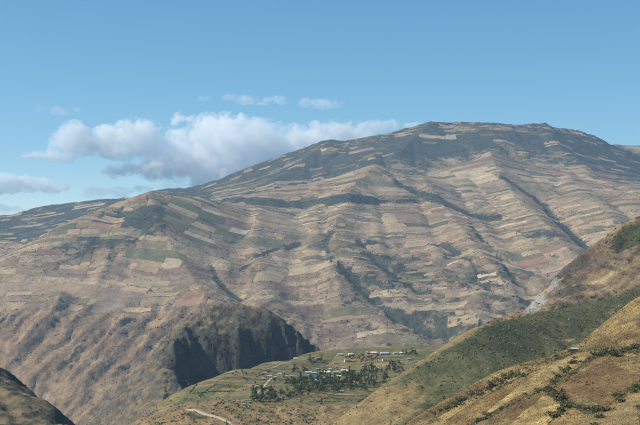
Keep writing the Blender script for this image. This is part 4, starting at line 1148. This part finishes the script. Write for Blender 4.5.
rp2 = scatter(rg, 30000, lambda P, px, py: 0.05 + 0.9 * np.clip(blob(px, py, 632, 236, 30, 12, -30) + blob(px, py, 600, 307, 70, 8, -8), 0, 1) + 0.15 * sstep(0.1, 0.4, fbm(P[:, 0], P[:, 1], 25, 3, 243)))
clump_obj('shrubs', rg, rp2, 0.6, 1.9, 6, [(0.05, 0.06, 0.027), (0.075, 0.07, 0.035), (0.10, 0.08, 0.045)], M_scrub, ridge, 325)
lp2 = scatter(ll, 9000, lambda P, px, py: 0.5 * sstep(0.0, 0.4, fbm(P[:, 0], P[:, 1], 40, 3, 245)))
clump_obj('shrubs', ll, lp2, 0.7, 1.9, 6, [(0.045, 0.05, 0.03), (0.06, 0.058, 0.035)], M_scrub, bpy.data.objects['hillside'], 327)

# plots on the near slope
M_nfield = ground_mat('near_plot', 22, 6, 1.3, 0.4, 1.3, var=0.33)
for q, cc in (([(505, 428), (545, 426), (565, 403), (547, 394)], (0.43, 0.30, 0.115)), ([(562, 386), (604, 407), (640, 378), (612, 358)], (0.20, 0.12, 0.056)),
              ([(472, 426), (575, 369), (588, 357), (574, 354)], (0.38, 0.27, 0.115)), ([(568, 428), (640, 428), (640, 386), (604, 412)], (0.33, 0.23, 0.105)), ([(436, 420), (446, 421), (560, 363), (548, 361)], (0.31, 0.22, 0.09))):
    P = [ne.hit(px, py, 520, 960, 1500) for px, py in q]; cc = tuple(0.82 * v for v in cc)
    if all(P):
        V, Fc, sm = patch_mesh('field', ne, [p[:2] for p in P], 3.0, 0.10, 0.15, edge=9.0, seed=3)
        c0 = V.mean(0)
        va = 1 + 0.45 * fbm(V[:, 0], V[:, 1], 22, 4, 255, gain=0.65); vb = sstep(0.0, 0.5, fbm(V[:, 0], V[:, 1], 14, 3, 257))
        cv = mixc(np.array(cc)[None] * va[:, None], (0.13, 0.10, 0.045), 0.5 * vb)
        link('field', mesh_np('field', V - c0, Fc, cv, sm), M_nfield, parent=near, loc=tuple(c0))

def bush_mesh(seed):
    rg_ = np.random.default_rng(seed); V, Fc, n = [], [], 0
    for j in range(6):
        c = np.array([rg_.normal(0, 0.55), rg_.normal(0, 0.55), rg_.uniform(0.25, 0.95)])
        m = 16
        d = rg_.normal(size=(m, 3)); d /= np.linalg.norm(d, axis=1)[:, None]
        pos = c + d * rg_.uniform(0.2, 0.6, (m, 1)); pos[:, 2] = np.maximum(pos[:, 2], 0.0)
        v, f, _ = clumps(pos, np.full(m, 0.24), 2, None, 0.9, seed * 7 + j, 0.65)
        V.append(v); Fc.append(f + n); n += len(v)
    return mesh_np('bush', np.concatenate(V), np.concatenate(Fc), smooth=False)
BUSH = []
for v in range(6):
    me = bush_mesh(400 + v); me.materials.append([leaf_mat('bush_leaves', (0.12, 0.12, 0.055), 0.4, 0.7), leaf_mat('olive_bush_leaves', (0.14, 0.125, 0.06), 0.4, 0.7), LEAF[2]][v % 3]); BUSH.append(me)
M_dry = leaf_mat('dry_twigs', (0.19, 0.145, 0.085), 0.3, 0.7)
BDRY = []
for v in range(3):
    me = bush_mesh(430 + v); me.materials.append(M_dry); BDRY.append(me)
def bush(px, py, size, label, group, dry=False, land=None):
    land = land or ne
    p = land.hit(px, py, 520, 960, 900) if land is ne else land.hit(px, py)
    if p is None:
        return
    o = link('bush', random.choice(BDRY if dry else BUSH), loc=(p[0], p[1], p[2] - 0.1), label=label, cat='bush', group=group)
    s = size * random.uniform(0.75, 1.3); o.scale = (s * random.uniform(0.9, 1.4), s * random.uniform(0.9, 1.4), s); o.rotation_euler[2] = random.uniform(0, 6.28)
    return o
def bush_row(line, n, size, label, group, spread=1.5, dry=False):
    P = np.array(line, float); L_ = np.r_[0, np.cumsum(np.hypot(*np.diff(P, axis=0).T))]; got = []
    for _ in range(max(5, int(n * 0.55))):
        t = random.uniform(0, L_[-1]); x = np.interp(t, L_, P[:, 0]); y = np.interp(t, L_, P[:, 1])
        got.append(bush(x + random.gauss(0, spread), y + random.gauss(0, spread * 0.7), size, label, group, dry))
    number_off([o for o in got if o], label + ', %s')
bush_row([(590, 356), (602, 354), (614, 355)], 16, 2.4, 'large dark green bush in the row right of the hut', 'bushes in the row right of the hut')
bush_row([(618, 353), (640, 346)], 12, 2.0, 'green bush near the right edge above the brown field', 'bushes above the brown field')
bush_row([(575, 360), (560, 374), (548, 386)], 14, 1.8, 'green bush on the bank under the hut', 'bushes on the bank under the hut')
bush_row([(548, 392), (566, 402), (575, 406)], 14, 2.2, 'dark bush at the upper edge of the straw field', 'bushes at the upper edge of the straw field')
bush_row([(575, 407), (600, 412), (625, 396), (640, 384)], 26, 2.0, 'green bush along the lower edge of the brown field', 'bushes along the lower edge of the brown field')
bush_row([(566, 406), (556, 415), (545, 425)], 14, 1.9, 'bush on the gully right of the straw field', 'bushes in the gully right of the straw field')
bush_row([(520, 373), (500, 382)], 9, 1.8, 'green bush at the upper end of the hedge on the crest strip', 'bushes at the upper end of the crest hedge')
bush_row([(500, 381), (485, 389), (468, 397)], 22, 2.0, 'greyish brown leafless bush in the hedge on the crest strip', 'leafless bushes in the crest hedge', 1.5, True)
bush_row([(466, 398), (440, 411), (425, 419)], 18, 1.6, 'low green bush at the lower end of the crest hedge', 'bushes at the lower end of the crest hedge')
bush_row([(545, 388), (520, 400), (495, 413), (475, 424)], 16, 1.3, 'small bush on the bank above the straw field', 'bushes on the bank above the straw field', 1.0)
bush_row([(600, 420), (640, 400)], 14, 1.6, 'bush in the tan grass of the lower right corner', 'bushes in the lower right corner', 7)
bush_row([(575, 350), (545, 360), (515, 373)], 10, 1.2, 'small bush on the skyline of the near slope', 'bushes on the skyline of the near slope', 1.0)

# tufts of dry grass and weeds
tn = scatter(ne, 170000, lambda P, px, py: (px > 380) * (0.35 + 0.65 * sstep(-0.2, 0.3, fbm(P[:, 0], P[:, 1], 9, 3, 247))), x0=10, y0=560, y1=960)
tcol = [(0.28, 0.20, 0.09), (0.23, 0.155, 0.065), (0.16, 0.10, 0.045), (0.10, 0.09, 0.04), (0.34, 0.25, 0.12)]
clump_obj('grass_tufts', ne, tn, 0.14, 0.38, 3, tcol, M_scrub, near, 331, flat=1.0, leaf=0.8)
bw = scatter(ne, 60000, lambda P, px, py: (px > 380) * 0.9 * ne.sample(ne.bk, P[:, 0], P[:, 1]) + 0.005, x0=10, y0=560, y1=960)
clump_obj('weeds', ne, bw, 0.3, 0.9, 6, [(0.06, 0.07, 0.026), (0.085, 0.08, 0.032), (0.12, 0.10, 0.045)], M_scrub, near, 333)
ts = scatter(gs, 60000, lambda P, px, py: gs.sample(gs.tan, P[:, 0], P[:, 1]) * (0.3 + 0.7 * sstep(-0.2, 0.3, fbm(P[:, 0], P[:, 1], 12, 3, 249))), y0=1150)
clump_obj('grass_tufts', gs, ts, 0.25, 0.6, 3, tcol, M_scrub, spur, 335, flat=1.0, leaf=0.8)

# ================================================================ AIR
hz_m, N, L = new_mat('haze_air')
o_ = N.new('ShaderNodeOutputMaterial'); pv = N.new('ShaderNodeVolumePrincipled')
pv.inputs['Color'].default_value = (0.44, 0.68, 1.0, 1)
pv.inputs['Density'].default_value = 0.000029
pv.inputs['Anisotropy'].default_value = 0.2
L.new(pv.outputs[0], o_.inputs['Volume'])
def box_mesh(name, x0, x1, y0, y1, z0, z1):
    V = [(x, y, z) for z in (z0, z1) for y in (y0, y1) for x in (x0, x1)]
    Fc = [(0, 2, 3, 1), (4, 5, 7, 6), (0, 1, 5, 4), (2, 6, 7, 3), (0, 4, 6, 2), (1, 3, 7, 5)]
    return mesh_np(name, V, Fc, smooth=False)
link('haze', box_mesh('haze', -9500, 9500, -3500, 14650, -950, 860), hz_m, kind='stuff', label='thin blue haze filling the valley', cat='haze')

# ================================================================ CLOUDS (beyond the haze box)
def cloud_mat(name, balls, c0, dens, scale, bite, warp_m):
    """vapour that thins towards the rim of every puff, its rim eaten by turbulence"""
    m, N, L = new_mat(name)
    out = N.new('ShaderNodeOutputMaterial'); v = N.new('ShaderNodeVolumePrincipled')
    v.inputs['Color'].default_value = (1, 1, 1, 1); v.inputs['Anisotropy'].default_value = 0.0
    tc = N.new('ShaderNodeTexCoord'); pos = tc.outputs['Object']
    w1 = N.new('ShaderNodeTexNoise'); w1.inputs['Scale'].default_value = 1.0 / (scale * 1.1); w1.inputs['Detail'].default_value = 3.0; w1.inputs['Roughness'].default_value = 0.6
    L.new(pos, w1.inputs['Vector'])
    w2 = N.new('ShaderNodeVectorMath'); w2.operation = 'SUBTRACT'; L.new(w1.outputs['Color'], w2.inputs[0]); w2.inputs[1].default_value = (0.5, 0.5, 0.5)
    w3 = N.new('ShaderNodeVectorMath'); w3.operation = 'MULTIPLY_ADD'; L.new(w2.outputs[0], w3.inputs[0]); w3.inputs[1].default_value = (warp_m, warp_m, warp_m); L.new(pos, w3.inputs[2])
    pos = w3.outputs[0]
    def noise(sc_, det):
        n = N.new('ShaderNodeTexNoise'); n.inputs['Scale'].default_value = 1.0 / sc_; n.inputs['Detail'].default_value = det
        n.inputs['Roughness'].default_value = 0.6; L.new(pos, n.inputs['Vector']); return n
    cur = None
    for (c, r) in balls:
        a = N.new('ShaderNodeVectorMath'); a.operation = 'SUBTRACT'; L.new(pos, a.inputs[0]); a.inputs[1].default_value = tuple(c)
        b = N.new('ShaderNodeVectorMath'); b.operation = 'DIVIDE'; L.new(a.outputs[0], b.inputs[0]); b.inputs[1].default_value = tuple(r)
        l = N.new('ShaderNodeVectorMath'); l.operation = 'LENGTH'; L.new(b.outputs[0], l.inputs[0])
        if cur is None:
            cur = l.outputs['Value']
        else:
            q = N.new('ShaderNodeMath'); q.operation = 'SMOOTH_MIN'; q.inputs[2].default_value = 0.3
            L.new(cur, q.inputs[0]); L.new(l.outputs['Value'], q.inputs[1]); cur = q.outputs[0]
    n = noise(scale, 5.0)
    k = N.new('ShaderNodeMath'); k.operation = 'MULTIPLY_ADD'; L.new(n.outputs['Fac'], k.inputs[0]); k.inputs[1].default_value = -bite; L.new(cur, k.inputs[2])
    r = N.new('ShaderNodeMapRange'); r.inputs['From Min'].default_value = 0.92 - 0.5 * bite; r.inputs['From Max'].default_value = 0.58 - 0.5 * bite
    r.inputs['To Min'].default_value = 0.0; r.inputs['To Max'].default_value = dens
    L.new(k.outputs[0], r.inputs['Value']); L.new(r.outputs[0], v.inputs['Density']); L.new(v.outputs[0], out.inputs['Volume'])
    m.cycles.volume_step_rate = 0.4
    return m
CD = 30000.0
def cloud(label, balls, vap, voxel=90.0, seed=0):
    rg_ = np.random.default_rng(seed); VV, FF, n = [], [], 0
    th, ph = np.meshgrid(np.linspace(0.05, math.pi - 0.05, 9), np.arange(14) * 2 * math.pi / 14, indexing='ij')
    sph = np.stack([np.sin(th) * np.cos(ph), np.sin(th) * np.sin(ph), np.cos(th)], -1).reshape(-1, 3)
    gf = []
    for i in range(8):
        for j in range(14):
            gf.append((i * 14 + j, i * 14 + (j + 1) % 14, (i + 1) * 14 + (j + 1) % 14, (i + 1) * 14 + j))
    gf = np.array(gf)
    tops = np.array([(0, 1, 2, 3)])
    c0 = np.array(at(balls[0][0], balls[0][1], CD))
    soft = []
    for (px, py, r, sq) in balls:
        c = np.array(at(px, py, CD + rg_.uniform(-1, 1) * r * 12)); rr = 1.38 * r / F * CD
        soft.append((c - c0, (rr, rr, rr * sq))); rr *= 1.12
        V = c - c0 + sph * rr * np.array([1, 1, sq]); VV += [V, (c - c0 + np.array([[0, 0, rr * sq], [0, 0, -rr * sq]]))]
        base_i = n
        FF.append(gf + n)
        cap = []
        for j in range(14):
            cap.append((base_i + 126, base_i + j, base_i + (j + 1) % 14, base_i + 126))
            cap.append((base_i + 127, base_i + 112 + (j + 1) % 14, base_i + 112 + j, base_i + 127))
        FF.append(np.array(cap)); n += 128
    V = np.concatenate(VV); Fq = np.concatenate(FF)
    me = bpy.data.meshes.new('cloud')
    me.from_pydata(V.tolist(), [], [tuple(dict.fromkeys(f)) for f in Fq.tolist()])
    o = bpy.data.objects.new('cloud', me); col.objects.link(o)
    md = o.modifiers.new('remesh', 'REMESH'); md.mode = 'VOXEL'; md.voxel_size = voxel
    dg = bpy.context.evaluated_depsgraph_get()
    m2 = bpy.data.meshes.new_from_object(o.evaluated_get(dg))
    bpy.data.objects.remove(o)
    link('cloud', m2, cloud_mat(vap[0], soft, c0, *vap[1:]), loc=tuple(c0), label=label, cat='cloud', group='clouds behind the mountain')
M_cum = ('cumulus_vapour', 0.0036, 300.0, 3.2, 850.0)
M_wisp = ('thin_cloud_vapour', 0.0013, 330.0, 3.6, 800.0)
cloud('largest white cumulus bank behind the mountain crest', [(215, 150, 26, .8), (190, 160, 24, .7), (240, 140, 24, .7), (210, 128, 16, .7), (230, 128, 15, .8), (255, 135, 18, .7), (270, 150, 26, .8), (235, 165, 28, .7),
      (300, 142, 20, .7), (315, 135, 14, .7), (335, 130, 12, .7), (350, 132, 13, .7), (375, 128, 10, .6), (395, 126, 8, .6), (330, 145, 18, .7), (360, 140, 16, .7), (160, 168, 18, .55), (135, 168, 12, .5), (115, 172, 10, .5), (183, 118, 9, .5), (175, 135, 12, .5), (200, 180, 14, .5), (415, 128, 8, .5)], M_cum, 80, 1)
cloud('medium cumulus left of the largest cloud bank', [(140, 135, 17, .8), (125, 138, 16, .8), (110, 140, 16, .7), (75, 136, 14, .8), (65, 142, 12, .8), (90, 145, 16, .6), (150, 148, 15, .6), (120, 150, 16, .5), (45, 155, 10, .35), (30, 155, 8, .35), (60, 158, 12, .4)], M_cum, 70, 2)
cloud('flat cloud bank low at the left edge of the sky', [(5, 183, 14, .6), (22, 183, 12, .6), (40, 186, 12, .5), (58, 189, 10, .4), (-15, 184, 16, .6), (-40, 186, 16, .6)], M_cum, 60, 3)
cloud('thin cloud strip just above the horizon at the left', [(0, 210, 10, .5), (20, 210, 8, .4), (35, 211, 6, .4), (-25, 210, 12, .5)], M_wisp, 50, 4)
cloud('low pale cloud strip touching the crest of the nearer hill', [(95, 193, 12, .35), (120, 192, 12, .35), (145, 190, 10, .35), (170, 187, 12, .4), (185, 186, 8, .4)], M_wisp, 50, 5)
cloud('tiny wisp high above the left cumulus', [(40, 109, 5, .5), (60, 111, 8, .4), (75, 111, 7, .35)], M_wisp, 40, 6)
cloud('faint wisp above the top of the largest cloud', [(230, 98, 7, .4), (245, 100, 9, .4), (262, 101, 9, .35), (280, 100, 8, .4)], M_wisp, 40, 7)
cloud('faint wisp to the right above the cumulus tops', [(308, 103, 8, .45), (322, 104, 10, .4), (336, 104, 7, .4)], M_wisp, 40, 8)
cloud('small puff left of the faint upper wisps', [(202, 99, 5, .5), (208, 98, 4, .5)], M_wisp, 30, 9)
